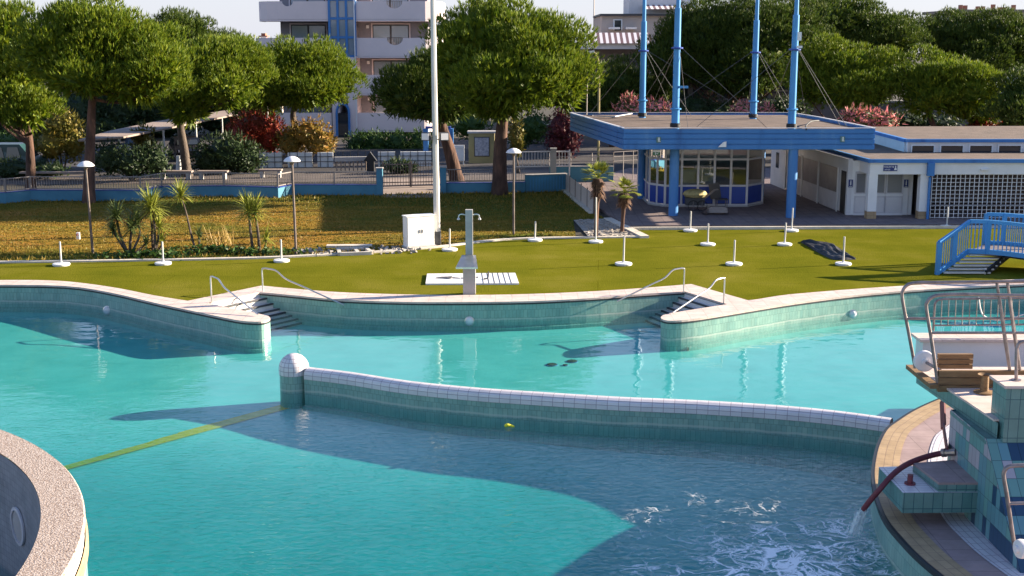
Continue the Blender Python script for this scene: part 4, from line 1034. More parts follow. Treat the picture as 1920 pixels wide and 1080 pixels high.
# ------------------------------------------------------------------ toilet building on the right
TY = 53.75
tx0 = PY(1626, 415, TY).x; tx1 = 34.0
t = toi = thing('toilet_building', (tx0, TY, 0), 'low white toilet building with blue roof edges and a white lattice front', 'building')
zl = PY(1632, 327, TY).z; zt_ = PY(1632, 305, TY).z; zf_ = PY(1632, 299, TY).z
bx_, by_ = P(1446,281,zf_).x, P(1446,281,zf_).y            # far end of the left eave
lw0 = P(1586,403,.1); lw1 = P(1444,344,.1)                  # base of the left wall
# lintel band and roof edges
MB().bx(tx0, tx1, TY, TY+.25, zl, zt_).build('front_band', M['white'], t)
ex0 = V(tx0-.05, TY-.05, 0); ex1 = V(tx0-.05 + (lw1.x-lw0.x), TY + (lw1.y-lw0.y), 0)
mb = MB(); mb.beam(V(tx0-.12,TY-.05,(zt_+zf_)/2+.01), V(tx1,TY-.05,(zt_+zf_)/2+.01), .14, zf_-zt_+.02)
mb.beam(ex0+V(0,.1,(zt_+zf_)/2+.01), ex1+V(0,0,(zt_+zf_)/2+.01), .14, zf_-zt_+.02); mb.build('roof_edge', M['blue'], t)
MB().beam(ex0+V(.12,.2,(zl+zt_)/2), ex1+V(.12,0,(zl+zt_)/2), .2, zt_-zl).build('side_band', M['plaster'], t)
rp_ = [V(tx0,TY,0), V(tx1,TY,0), V(tx1,66,0), V(ex1.x,ex1.y,0)]
MB().flat(rp_, zf_-.05).build('lower_roof', M['roofgravel'], t)
MB().flat(rp_, zt_-.02, 0, True).build('ceiling', M['canopy_under'], t)
# clerestory storey
UY = 58.0
u0, u1 = PY(1700, 285, UY), PY(1920, 290, UY)
ut = PY(1800, 266.5, UY).z; uf = PY(1800, 260.5, UY).z
ul_ = PY(1640, 285, 63.5)
MB().bx(u0.x, tx1, UY, UY+.2, zf_-.06, ut).build('upper_band', M['white'], t)
MB().beam(V(u0.x,UY+.1,(zf_+ut)/2-.03), V(ul_.x,65.5,(zf_+ut)/2-.03), .2, ut-zf_+.06).build('upper_side_wall', M['white'], t)
mb = MB(); mb.beam(V(u0.x-.1,UY-.06,(ut+uf)/2), V(tx1,UY-.06,(ut+uf)/2), .18, uf-ut); mb.beam(V(u0.x-.06,UY,(ut+uf)/2), V(ul_.x-.1,65.5,(ut+uf)/2), .18, uf-ut); mb.build('upper_roof_edge', M['blue'], t)
MB().flat([V(u0.x,UY,0), V(tx1,UY,0), V(tx1,68,0), V(ul_.x-.3,67,0)], uf-.03).build('upper_roof', M['roofgravel'], t)
for k in range(8):
    xa, xb = PY(1709+54.2*k, 280, UY).x, PY(1750+54.2*k, 280, UY).x
    zb2, za2 = PY(1800, 287.5, UY).z, PY(1800, 273, UY).z
    wf = MB().bx(xa-.05, xb+.05, UY-.10, UY-.002, za2, za2+.06).bx(xa-.05, xb+.05, UY-.10, UY-.002, zb2-.05, zb2).bx(xa-.05, xa, UY-.10, UY-.002, zb2, za2).bx(xb, xb+.05, UY-.10, UY-.002, zb2, za2).build('window', M['white'], t)
    MB().bx(xa, xb, UY-.02, UY-.008, zb2, za2).build('pane', M['glass'], wf)
MB().tube([V(u0.x-.03,UY-.1,ut), V(u0.x-.03,UY-.1,zf_)], .05, 8).build('downpipe', M['white'], t)
# columns and downpipe
for x in (1632, 1728):
    c = PY(x, 414, TY+.12); 
    MB().bx(c.x-.19, c.x+.19, TY+.02, TY+.40, .42 if x > 1700 else .42, zl).build('column', M['white'], t)
    MB().bx(c.x-.20, c.x+.20, TY+.01, TY+.41, .10, .42).build('column_foot', M['tan_tile'], t)
c = PY(1738, 414, TY-.05)
MB().tube([V(c.x,TY-.08,.1), V(c.x,TY-.08,zl-.1)], .06, 10).build('downpipe', M['blue'], t)
MB().bx(c.x-.14, c.x+.14, TY-.22, TY-.02, zl-.05, zt_-.0).build('rain_head', M['blue'], t)
# sign with a figure
p = PY(1669, 315, TY)
sg = MB().box(p+V(0,-.015,0), (.64,.03,.30)).build('sign_board', M['white'], t)
MB().box(p+V(0,-.035,0), (.60,.012,.26)).build('sign_face', M['navy'], sg)
text_mesh('lettering', 'TOILETTE', .105, M['white'], sg, p+V(-.075,-.046,.045))
text_mesh('lettering', 'SERVIZI', .075, M['white'], sg, p+V(-.13,-.046,-.07))
mb = MB(); fx = p+V(.22,-.045,0); mb.lathe([(0,-.004),(.028,0),(0,.004)], fx+V(0,0,.075), 12, V(0,-1,0)).face([fx+V(-.02,0,.04), fx+V(-.065,0,-.085), fx+V(.065,0,-.085), fx+V(.02,0,.04)]); mb.build('figure', M['white'], sg)
# recessed front: wall, doors, signs, dark opening
RY = lw0.y + .02
def rx(x): return PY(x, 400, RY).x
MB().bx(rx(1586), rx(1702), RY, RY+.2, .1, zt_-.03).build('recess_wall', M['white'], t)
zmid = PY(1650, 366, RY).z
for k, (xa, xb) in enumerate(((1600,1621), (1622,1657), (1658,1690))):
    d_ = MB().bx(rx(xa), rx(xb), RY-.05, RY-.003, .16, zmid-.03).bx(rx(xa), rx(xb), RY-.05, RY-.003, zmid+.06, zl-.0).build('door_leaf', M['alu'], t)
    MB().bx(rx(xa)+.06, rx(xb)-.06, RY-.062, RY-.051, zmid+.12, zl-.1).build('pane', M['grey_pane'] if 'grey_pane' in M else M['glass'], d_)
    MB().bx(rx(xa)+.05, rx(xb)-.05, RY-.066, RY-.051, .24, zmid-.1).build('lower_panel', M['plaster'], d_)
MB().bx(rx(1598), rx(1690), RY-.09, RY-.003, .10, .17).bx(rx(1598), rx(1690), RY-.06, RY-.003, zmid-.03, zmid+.06).build('door_rail', M['white'], t)
for x in (1595, 1699):
    p = PY(x, 344, RY-.03); pl_ = MB().box(p, (.19,.02,.34)).build('pictogram_plate', M['navy'], t)
    MB().box(p+V(0,-.014,.0), (.05,.006,.15)).lathe([(0,-.003),(.028,0),(0,.003)], p+V(0,-.016,.11), 10, V(0,-1,0)).box(p+V(0,-.014,-.135), (.13,.006,.02)).build('figure', M['white'], pl_)
MB().bx(rx(1702), rx(1732)+.6, RY+1.5, RY+1.7, .1, zt_-.03).build('corridor_wall', M['teal_tile'], t)
MB().bx(rx(1702)-.02, rx(1702)+.15, RY, RY+1.6, .1, zt_-.03).build('corridor_side', M['white'], t)
# left wall running back, with door and shutter openings
d = (lw1-lw0); d.z = 0; L = d.length; d.normalize(); n_ = V(-d.y, d.x, 0)
if n_.x > 0: n_ = -n_
MB().beam(lw0-n_*.1+V(0,0,(zt_)/2), lw1-n_*.1+V(0,0,(zt_)/2), .2, zt_-.12).build('side_wall', M['plaster'], t)
def on_wall(f0_, f1_, z0, z1, nm, m_, proud=.03, par=None):
    a_, b_ = lw0+d*L*f0_+n_*proud, lw0+d*L*f1_+n_*proud
    return MB().beam(V(a_.x,a_.y,(z0+z1)/2), V(b_.x,b_.y,(z0+z1)/2), .03, z1-z0).build(nm, m_, par or t)
on_wall(.015,.065,.12,2.0,'doorway_shade_panel',M['dark'],.012)  # flat dark panel stands in for the shade inside the doorway
for f0_, f1_ in ((.10,.31),(.33,.52),(.54,.72)):
    on_wall(f0_,f1_,.95,2.05,'shutter',M['galv']); on_wall(f0_+.005,f1_-.005,.13,.93,'counter_panel',M['alu'],.02)
for f in (.09,.32,.53): on_wall(f,f+.012,.1,2.1,'pilaster',M['white'],.045)
dd = on_wall(.76,.98,.12,2.12,'door',M['white'],.05); on_wall(.86,.90,1.1,1.9,'pane',M['glass'],.072,dd)
# white lattice
lx0 = PY(1743, 420, TY+.1).x; LYY = TY+.12
mb = MB()
stepx = (PY(1761.5,420,LYY).x - PY(1744,420,LYY).x); stepx *= .5; nv = int((tx1-lx0)/stepx)
for k in range(nv+1): mb.beam(V(lx0+stepx*k,LYY,.12), V(lx0+stepx*k,LYY,zl), .03, .026, V(1,0,0))
for k in range(12):
    z = .14 + (zl-.16)*k/11; mb.beam(V(lx0,LYY+.035,z), V(tx1,LYY+.035,z), .02, .022)
mb.build('lattice', M['white'], t)
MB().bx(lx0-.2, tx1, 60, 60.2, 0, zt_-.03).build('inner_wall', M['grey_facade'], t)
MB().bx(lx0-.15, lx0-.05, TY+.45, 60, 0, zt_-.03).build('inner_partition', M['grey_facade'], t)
mb = MB().tube([V(lx0,TY-.12,.72), V(tx1,TY-.12,.72)], .022, 6)
mb.build('guard_rail', M['galv'], t)
MB().box(PY(1847,318,TY-.06), (.34,.12,.06)).build('wall_lamp', M['white'], t)

# ------------------------------------------------------------------ blue footbridge
n0 = P(1757,515); n1b = PY(1815,474,n0.y+.9); n1 = V(n1b.x, n1b.y, n1b.z)
t = thing('footbridge', tuple(n0), 'blue footbridge with barred railings and steps coloured pale as if sunlit at the right edge of the turf', 'footbridge')
rh = 1.08
def bridge_rail(path, name):
    mb, bars = MB(), MB()
    r_ = MB()
    for a_, b_ in zip(path, path[1:]):
        mb.beam(a_+V(0,0,rh), b_+V(0,0,rh), .10, .12); r_.beam(a_+V(0,0,.06), b_+V(0,0,.06), .08, .16)
    rl = mb.build('handrail', M['blue_lt'], t); r_.build('bottom_rail', M['blue_lt'], t)
    acc = 0
    for a_, b_ in zip(path, path[1:]):
        L = (b_-a_).length; n = max(2, int(L/.12))
        for k in range(n):
            p = a_.lerp(b_, (k+.5)/n); bars.beam(p+V(0,0,.1), p+V(0,0,rh), .028, .028, V(1,0,0))
    bars.build('bars', M['blue_lt'], rl)
    n_ = len(path)
    for k, p in enumerate(path):
        if k in (0, 1, 3, 5, 7, 9, 11): MB().beam(p+V(0,0,-.02), p+V(0,0,rh+.02), .13, .13, V(1,0,0)).build('post', M['blue_lt'], t)
    return rl
arch = [n0, n1, n1+V(.55,-.25,.02), n1+V(1.15,-.55,.0), n1+V(1.8,-.9,-.05), n1+V(2.4,-1.25,-.13), n1+V(3.1,-1.7,-.24), n1+V(3.8,-2.2,-.38), n1+V(4.6,-2.8,-.5), n1+V(5.4,-3.4,-.62)]
mid_ = n0.lerp(n1, .5)
bridge_rail([n0, mid_] + arch[1:], 'railing')
sh_ = V(1.75, .25, 0); back_ = [p + V(1.2, 1.75, 0) for p in arch[1:]]
bridge_rail(back_, 'railing')
mb, dk = MB(), MB()
for k in range(6):
    f = (k+.6)/6.2
    a_ = n0.lerp(n1, f) + V(.10, -.05, 0); b_ = a_ + V(1.55-.05*k, 0, 0)
    mb.beam(a_+V(0,.1,.0), b_+V(0,.1,.0), .30, .045, V(0,0,1))
mb.build('steps', M['kerb'], t)  # pale kerb colour puts the sunlight into the treads
mb = MB(); mb.beam(n0+V(1.62,.0,.05), n1+V(1.45,0,-.02), .08, .20); mb.build('stringer', M['dark'], t)
mb = MB()
for a_, b_, c_, d_ in zip(arch[1:], arch[2:], back_, back_[1:]):
    mb.face([a_+V(0,0,.02), b_+V(0,0,.02), d_+V(0,0,.02), c_+V(0,0,.02)]); mb.face([a_-V(0,0,.08), b_-V(0,0,.08), d_-V(0,0,.08), c_-V(0,0,.08)][::-1])
mb.build('deck', M['walk'], t)
MB().beam(n0+V(1.62,.05,0), n0+V(1.62,.05,.22), .06, .06, V(1,0,0)).build('foot_post', M['alu'], t)

# ------------------------------------------------------------------ round raised pool wall in the left foreground
rc, Ro, Ri, RZt = V(-13.33, 13.31, 0), 8.04, 7.48, 1.4
t = thing('round_pool_wall', (rc.x, rc.y, -2), 'round raised pool wall with a broad pebbled rim and a round porthole, cut off by the left edge', 'wall')
N_ = 160
MB().lathe([(Ri+.03, RZt-.015), (Ri, RZt), (Ro-.02, RZt+.012), (Ro, RZt-.01), (Ro, RZt-.07), (Ro-.03, RZt-.09)], rc, N_).build('rim', M['pebble'], t, True)
MB().lathe([(Ro-.02, -3), (Ro-.02, RZt-.45)], rc, N_).build('outer_tiles', M['green_tile'], t, True)
MB().lathe([(Ro-.012, RZt-.45), (Ro+.02, RZt-.43), (Ro+.02, RZt-.30), (Ro-.01, RZt-.28)], rc, N_).build('tan_band', M['tan_tile'], t, True)
MB().lathe([(Ro-.03, RZt-.28), (Ro-.03, RZt-.085)], rc, N_).build('cream_band', M['white'], t, True)
M['grey_mosaic'] = tiles('grey_mosaic', (.27, .28, .30), (.35, .35, .37), (.20, .205, .22), .10, .10, .005, .4, 0, .3, .3, .4)
MB().lathe([(Ri, RZt-.02), (Ri, -1.6)], rc, N_).build('inner_face', M['grey_mosaic'], t, True)
MB().lathe([(Ri, -1.55), (0.01, -1.55)], rc, N_).build('basin_floor', M['grey_mosaic'], t)
ha = None
best = 9e9
for k in range(3600):
    a_ = 2*math.pi*k/3600; pt = rc + V(math.cos(a_), math.sin(a_), 0)*Ri
    for z in (0.2, .4, .6, .8, 1.0):
        q_ = P(30, 988, z); e_ = (q_.xy - pt.xy).length
        if e_ < best: best, ha, hz = e_, a_, z
hc_ = rc + V(math.cos(ha), math.sin(ha), 0)*(Ri-.012) + V(0,0,hz)
MB().lathe([(.30,0),(.30,.03),(.25,.035),(.25,-.0)], hc_, 28, V(-math.cos(ha), -math.sin(ha), 0)).build('porthole_ring', M['alu'], t, True)
MB().lathe([(.25,.012),(0,.012)], hc_, 28, V(-math.cos(ha), -math.sin(ha), 0)).build('porthole', M['concrete'], t)

# ------------------------------------------------------------------ diving island
isl_px = [(1790,738),(1762,747),(1715,768),(1680,790),(1660,806),(1645,835),(1637,870),(1636,900),(1643,935),(1660,975),(1690,1012),(1722,1045),(1770,1085),(1840,1140)]
edge = smooth_line([P(x, y) for x, y in isl_px], 4)
poly = edge + [V(9,11,0), V(30,11,0), V(30,30,0), V(12,29.5,0)]
struct(MB().flat(poly, .0), 'island_deck', M['pink_tile'])
e0 = offset_line(edge, .0)
MB_ = MB().wall(edge[::-1], -3, -.06)
struct(MB_, 'island_wall', M['green_tile'])
struct(MB().wall(offset_line(edge, -.02)[::-1], -.075, .006).strip(offset_line(edge, .04), offset_line(edge, -.02), .006), 'island_trim', M['trim_shadow'])
struct(MB().strip(offset_line(edge, .04), offset_line(edge, .46), .012), 'island_coping', M['tan_tile'])
struct(MB().strip(offset_line(edge, .95), offset_line(edge, 1.0), .008).strip(offset_line(edge, 1.00), offset_line(edge, 1.55), .012), 'island_tiles', M['white_tile'])

t = tow = thing('diving_tower', (7.4, 20.4, 0), 'tiled diving tower with mosaic wall, steel railings and springboard frame at the right edge', 'diving tower')
TX = 7.40
wallY0, wallY1 = 12.0, 20.35
mb = MB(); mb.wall([V(14,wallY1,0), V(TX,wallY1,0)], 0, 1.52)
mb.face([(TX,wallY1,0),(TX,17.1,0),(TX,18.75,1.52),(TX,wallY1,1.52)], [(0,0),(3.25,0),(1.6,1.52),(0,1.52)])
mb.face([(TX,17.1,0),(14,17.1,0),(14,18.75,1.52),(TX,18.75,1.52)], [(3.25,0),(9.85,0),(9.85,2.24),(3.25,2.24)]); mb.build('mosaic_wall', M['mosaic'], t)
MB().slab([V(TX-.01,wallY1,0), V(TX-.01,18.72,0), V(TX+.9,18.72,0), V(TX+.9,wallY1,0)], 1.44, 1.497).build('wall_ledge', M['teal_tile'], t)
PZ0, PZ1, PEND = 1.50, 1.76, 22.1
mb = MB(); mb.wall([V(TX-.03,PEND,0), V(TX+.19,18.8,0)], PZ0, PZ1).wall([V(14,PEND,0), V(TX-.03,PEND,0)], PZ0, PZ1).face([(TX-.03,PEND,PZ0),(14,PEND,PZ0),(14,18.75,PZ0),(TX+.19,18.75,PZ0)][::-1]); mb.build('platform_edge', M['teal_tile'], t)
mb = MB(); mb.slab([V(TX-.06,PEND+.03,0), V(TX+.16,18.9,0), V(14,18.9,0), V(14,PEND+.03,0)], PZ1, PZ1+.035); mb.build('platform_top', M['coping'], t)
# pillar block on the platform front
cx1 = PX(1876, 722, TX+.10); 
px0 = P(1868,716,2.32); 
pzt = PY(1878,727,18.72).z
pxl = P(1876,824,PZ0).x
MB().wall([V(pxl,19.25,0), V(pxl,18.70,0), V(14,18.70,0), V(14,19.25,0)], PZ0-.02, pzt, True).build('pillar', M['teal_tile'], t)
MB().bx(pxl-.05, 14, 18.65, 19.3, pzt, pzt+.045).build('pillar_top', M['coping'], t)
# board frames, fulcrum and rollers
def plank_stack(x0, x1, y, z0, z1, n, nm='board_beam'):
    h_ = (z1-z0)/n; mb = MB()
    for k in range(n): mb.bx(x0, x1, y-.04, y+.04, z0+h_*k+.012, z0+h_*(k+1)-.004)
    return mb.build(nm, M['wood'], t)
ya = 20.75
a_, b_ = PY(1757,735,ya), PY(1869,694,ya); plank_stack(a_.x, 14, ya, a_.z, b_.z, 3)
a_, b_ = PY(1757,692,ya+.75), PY(1824,663,ya+.75); plank_stack(a_.x, b_.x, ya+.75, a_.z, b_.z, 3, 'seat_back')
MB().bx(PY(1712,690,21.6).x, PY(1712,690,21.6).x+.14, ya-.1, 22.0, PZ1+.036, PZ1+.11).build('side_beam', M['wood'], t)
a_ = PY(1845,738,20.4); MB().lathe([(.17,0),(.17,.03),(.07,.05),(.06,.30),(.12,.33)], V(a_.x,20.4,PZ1+.03), 18).build('fulcrum', M['wood'], t, True)
wc = PY(1733,677,21.4)
rl = MB().lathe([(.17,-.05),(.185,-.04),(.185,.04),(.17,.05)], wc, 28, V(0,-1,0)).lathe([(.17,.05),(.15,.055),(.06,.06),(.06,.10),(0,.10)], wc, 28, V(0,-1,0)).build('roller', M['lamp_white'], t, True)
MB().tube([wc+V(0,-.05,0), wc+V(.12,-.5,-.04)], .028, 8).build('axle', M['steel_dk'], rl)
def lean_rail(base_px, zb, Yb, pts_px, Yt, name='railing', r=.030):
    b = PY(base_px[0], base_px[1], Yb)
    pts = [b] + [PY(x, y, Yb+(Yt-Yb)*min(1, (k+1)/2)) for k, (x, y) in enumerate(pts_px)]
    return MB().tube(smooth_line(pts, 4), r, 10).build(name, M['steel_dk'], t, True)
lean_rail((1716,690), PZ1, 21.6, [(1703,620),(1692,562),(1693,545),(1702,534),(1720,530),(1760,529.5),(1850,528.5),(1960,527),(2060,526)], 21.6)
lean_rail((1758,718), PZ1, 20.75, [(1747,640),(1737,580),(1739,566),(1748,557),(1765,553),(1810,552),(1880,553.5),(1960,555),(2060,557)], 20.75)
for (x0_, y0_, x1_, y1_, Y) in ((1699,597,2040,597,21.6),(1744,624,2040,624,20.75)):
    MB().tube([PY(x0_,y0_,Y), PY(x1_,y1_,Y)], .025, 8).build('mid_rail', M['steel_dk'], t, True)
for pts, Y in (([(1869,531),(1880,597),(1893,690)],21.6),([(1889,531),(1899,597),(1912,690)],21.6),([(1873,555),(1882,624),(1894,698)],20.75),([(1892,555),(1901,624),(1914,702)],20.75)):
    MB().tube([PY(x,y,Y) for x, y in pts], .027, 8).build('rail_post', M['steel_dk'], t, True)
# post standing on the pillar
a_ = PY(1905,717,19.0); MB().tube(smooth_line([V(a_.x,19,pzt+.04), PY(1906,660,19), PY(1908,650,19), PY(1915,641,19), PY(1945,638,19)], 4), .028, 8).build('pillar_rail', M['steel_dk'], t, True)
MB().lathe([(.08,0),(.08,.012),(0,.014)], V(a_.x,19,pzt+.045), 14).build('base_plate', M['steel_dk'], t)
# lower starting block
bz = .58
bp4 = [P(1648,876,bz), P(1694,924,bz), P(1792,923,bz), P(1792,872,bz)]; bp4[2].x = bp4[3].x = TX
mb = MB(); mb.wall(bp4, .24, bz, True).flat(bp4, .24, 0, True); mb.build('low_block', M['teal_tile'], t)
MB().flat([p + (p-bp4[3])*.01 for p in bp4], bz+.004).build('low_block_top', M['white_tile'], t)
bq = [P(1712,872,.70), P(1760,909,.70), P(1800,909,.70), P(1800,866,.70)]; bq[2].x = bq[3].x = TX
mb = MB(); mb.wall(bq, bz, .70, True); mb.build('step_riser', M['teal_tile'], t)
MB().slab(bq, .70, .735).build('step_top', M['pink_tile'], t)
c = P(1706,908,bz)
MB().lathe([(.09,.005),(.09,.03),(0,.03)], c, 12).lathe([(.045,.03),(.045,.16),(.05,.165),(0,.17)], c, 12).build('anchor_bolt', M['red_hose'], t)
# small ladder rail and roller near the bottom right corner
pts = [(1903,1030),(1896,985),(1888,930),(1882,895),(1883,884),(1889,876),(1905,873),(1960,872)]
MB().tube(smooth_line([PY(x,y,16.9) for x,y in pts], 4), .030, 10).tube([PY(1892,944,16.9), PY(1960,942,16.9)], .026, 8).build('ladder_rail', M['steel_dk'], t, True)
wc = PY(1915,1029,16.7); MB().lathe([(.13,-.05),(.14,0),(.13,.05),(.06,.06),(.05,.10),(0,.10)], wc, 24, V(-1,-.2,0)).build('roller', M['lamp_white'], t, True)
# white side block behind with barred rail
t2 = thing('side_block', tuple(P(1800,720)), 'white block with flat coping and a low barred rail behind the springboard frame', 'block')
Yw = 28.0
a_, b_ = PY(1731,640,Yw), PY(1731,629,Yw)
MB().bx(a_.x, 15, Yw, Yw+.5, PY(1,712,Yw).z, a_.z).build('body', M['plaster'], t2)
MB().bx(a_.x-.10, 15, Yw-.1, Yw+.6, a_.z-.0, a_.z+.06).build('coping', M['coping'], t2)
mb = MB(); mb.tube(smooth_line([PY(1750,620,Yw+.25), PY(1752,580,Yw+.25), PY(1755,566,Yw+.25), PY(1766,561,Yw+.25), PY(1800,560,Yw+.25), PY(1960,558,Yw+.25)], 4), .028, 8).tube([PY(1752,610,Yw+.25), PY(1960,608,Yw+.25)], .022, 8)
for k in range(16): mb.tube([PY(1766+13.2*k,562,Yw+.25), PY(1764+13.2*k,609,Yw+.25)], .012, 6)
mb.build('barred_rail', M['steel_dk'], t2, True)
rp = smooth_line([PY(1835,557,Yw+.3), PY(1840,585,Yw+.3), PY(1852,596,Yw+.3), PY(1880,600,Yw+.3), PY(1925,588,Yw+.3)], 4)
tag(MB().tube(rp, .016, 6).build('rope', M['white'], None, True), 'white rope slung from the barred rail behind the springboard frame', 'rope')
# hose, strap and falling water
hp = [PX(1790,848,TX-.02), PX(1770,849,TX-.15), P(1735,857,.78), P(1700,871,.72), P(1674,890,.64), P(1650,917,.44), P(1632,938,.22), P(1619,955,.02)]
hp2 = smooth_line(hp, 5)
h_ = thing('fire_hose', tuple(hp[0]), 'dark red hose curving over the starting block and pouring water into the pool', 'hose')
MB().tube(hp2, .048, 10).build('hose', M['red_hose'], h_, True)
MB().tube([hp[0]+V(.02,0,0), hp[1]], .06, 10).lathe([(.075,-.03),(.075,.03)], hp[1], 12, hp[1]-hp[0]).build('coupling', M['steel_dk'], h_)
sp = [PX(1767,750,TX+.5), PX(1769,800,TX+.3), PX(1776,846,TX-.12)]
sp[0].z = min(sp[0].z, PZ0+.0)
mb = MB(); 
for a_, b_ in zip(sp, sp[1:]): mb.beam(a_, b_, .14, .03, V(.8,.6,0))
mb.build('flat_section', M['red_hose'], h_)
e_ = hp[-1]; dr = (hp2[-1]-hp2[-2]).normalized()
tris = []
for k in range(620):
    off = V(random.gauss(0,.03), random.gauss(0,.03), random.gauss(0,.02)); v_ = dr*1.5*random.uniform(.7,1.2) + V(random.gauss(0,.22),random.gauss(0,.22),0)
    T = random.uniform(.0,.30); p0 = e_+off+v_*T+V(0,0,-4.9*T*T)
    T2 = T+random.uniform(.03,.08); p1 = e_+off+v_*T2+V(0,0,-4.9*T2*T2)
    if p1.z < WATER_Z: continue
    s_ = V(random.gauss(0,1),random.gauss(0,1),0).normalized()*.018
    tris += [(p0-s_, p0+s_, p1)]
wj = tris_mesh('falling_water', np.array([[tuple(q_) for q_ in tr_] for tr_ in tris]), M['spray'], None)
tag(wj, 'white spray falling from the red hose into the pool', 'water jet', None, 'stuff')
fo = MB(); c = V(4.4,18.9,0); R_ = 4.0
ringp = [c + V(math.cos(2*math.pi*k/40)*R_*1.1, math.sin(2*math.pi*k/40)*R_*.9, 0) for k in range(40)]
tag(struct(MB().flat(ringp, WATER_Z+.006), 'foam', M['foam']), 'strings of white foam drifting below the hose', None, None, 'stuff')

# ================================================================== BUILDINGS BEHIND
def qa(x, y, Y=105.0): return PY(x, y, Y)
AY = 105.0
t = apt = thing('apartment_building', (qa(640,250).x, AY, 0), 'pale apartment building with rounded balconies and a blue glazed stair tower', 'apartment building')
ax0, ax1 = qa(521,100).x, qa(800,100).x
xs0, xs1 = qa(622,50).x, qa(669,50).x
zlev = [qa(700,v).z for v in (243,175,105.5,37.5,-31)]      # undersides of the balcony parapets
ztop = [qa(700,v).z for v in (210,140,71,3,-66)]
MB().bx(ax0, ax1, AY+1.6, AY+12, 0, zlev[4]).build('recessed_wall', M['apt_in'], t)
def parapet(path, z0, z1, notch=None):
    """closed parapet wall along the path, with an optional half-round notch (x centre, radius) in its straight front"""
    th = .18; off = offset_line(path, th); mb = MB(); acc = 0
    for a_, b_, c_, d_ in zip(path, path[1:], off, off[1:]):
        for p, q_ in ((a_, b_), (c_, d_)):
            if notch and abs(p.y-q_.y) < .01 and p.x < notch[0]-notch[1] and q_.x > notch[0]+notch[1]:
                cx_, r_ = notch; arc = [V(cx_+r_*math.cos(R(180+18*k)), p.y, z1-.02+r_*.85*math.sin(R(180+18*k))) for k in range(11)]
                f_ = [V(p.x,p.y,z0)] + [V(q_.x,p.y,z0), V(q_.x,p.y,z1)] + [V(cx_+r_,p.y,z1)] + arc[::-1] + [V(cx_-r_,p.y,z1), V(p.x,p.y,z1)]
                lo_ = [V(p.x,p.y,z0)] + [V(a2.x,p.y,z0) for a2 in arc] + [V(q_.x,p.y,z0)]
                hi_ = [V(p.x,p.y,z1)] + [a2 for a2 in arc] + [V(q_.x,p.y,z1)]
                for k in range(len(lo_)-1): mb.face([lo_[k], lo_[k+1], hi_[k+1], hi_[k]])
            else:
                mb.face([V(p.x,p.y,z0), V(q_.x,q_.y,z0), V(q_.x,q_.y,z1), V(p.x,p.y,z1)])
        if not (notch and abs(a_.y-b_.y) < .01 and a_.x < notch[0]-notch[1] and b_.x > notch[0]+notch[1]):
            mb.face([V(a_.x,a_.y,z1), V(b_.x,b_.y,z1), V(d_.x,d_.y,z1), V(c_.x,c_.y,z1)])
    o_ = mb.build('balcony', M['apt'], apt)
    pl_ = [p for p in path] + [V(path[-1].x, AY+1.6, 0), V(path[0].x, AY+1.6, 0)]
    MB().slab(pl_, z0-.12, z0+.02).build('balcony_slab', M['apt'], o_)
    if notch:
        cx_, r_ = notch; bm = MB()
        for k in range(-4, 5):
            x_ = cx_+r_*k/4.6; bm.beam(V(x_,path[0].y+.09,z1-r_), V(x_,path[0].y+.09,z1+.02), .04, .04, V(1,0,0))
        bm.beam(V(cx_-r_,path[0].y+.09,z1+.01), V(cx_+r_,path[0].y+.09,z1+.01), .05, .05); bm.build('balcony_bars', M['lampmetal'], o_)
    return o_
rx0, rx1 = qa(670,100).x, qa(790,100).x
for k in range(4):
    e_ = 829 if k >= 2 else 812
    xe = qa(e_,100).x; r_ = xe - rx1
    arc = [V(rx1 + r_*math.sin(R(15*j)), AY-1.2 + r_*1.2*(1-math.cos(R(15*j))), 0) for j in range(0, 7)]
    parapet([V(rx0,AY-1.2,0)] + arc + [V(xe, AY+6, 0)], zlev[k], ztop[k], (qa(743,80).x, qa(758,80).x-qa(743,80).x) if k >= 2 else None)
    lx = {0:505, 1:500, 2:478, 3:487}[k]; xl = qa(lx,100).x; xm = qa(545,100).x
    if k == 2: path = [V(xl,AY+4,0), V(xl,AY+.6,0), V(qa(535,90).x,AY-1.2,0), V(xs0-.05,AY-1.2,0)]
    elif k == 3:
        path = [V(xl-.0,AY+3,0), V(xl,AY+.4,0), V(xl+.25,AY-.4,0), V(xl+.9,AY-1.0,0), V(xl+1.8,AY-1.2,0), V(xs0-.05,AY-1.2,0)]
    else: path = [V(xl,AY+1.5,0), V(xl,AY-1.2,0), V(xs0-.05,AY-1.2,0)]
    parapet(path, zlev[k], ztop[k], (qa(546,80).x, .45) if k >= 2 else None)
# windows
for k, (zb2, za2) in enumerate(((ztop[0]-.6, zlev[1]-.35), (ztop[1]-.6, zlev[2]-.35), (ztop[2]-.6, zlev[3]-.35), (ztop[3]-.6, zlev[4]-.35))):
    for xa, xb in ((695,764),(540,606)):
        x0_, x1_ = qa(xa,60).x, qa(xb,60).x
        wf = MB().bx(x0_-.12, x1_+.12, AY+1.5, AY+1.59, zb2, za2+.12).build('window', M['apt'], t)
        MB().bx(x0_, x1_, AY+1.44, AY+1.495, zb2, za2).build('frame', M['darkgrey'], wf)
        pn = MB(); w_ = (x1_-x0_)/2
        for j in range(2): pn.bx(x0_+w_*j+.08, x0_+w_*(j+1)-.08, AY+1.42, AY+1.438, zb2+.05, za2-.1)
        pn.build('pane', M['glass_sky'], wf)
    MB().bx(qa(683,60).x, qa(688,60).x, AY+1.45, AY+1.59, za2-.3, za2-.05).build('wall_light', M['white'], t)
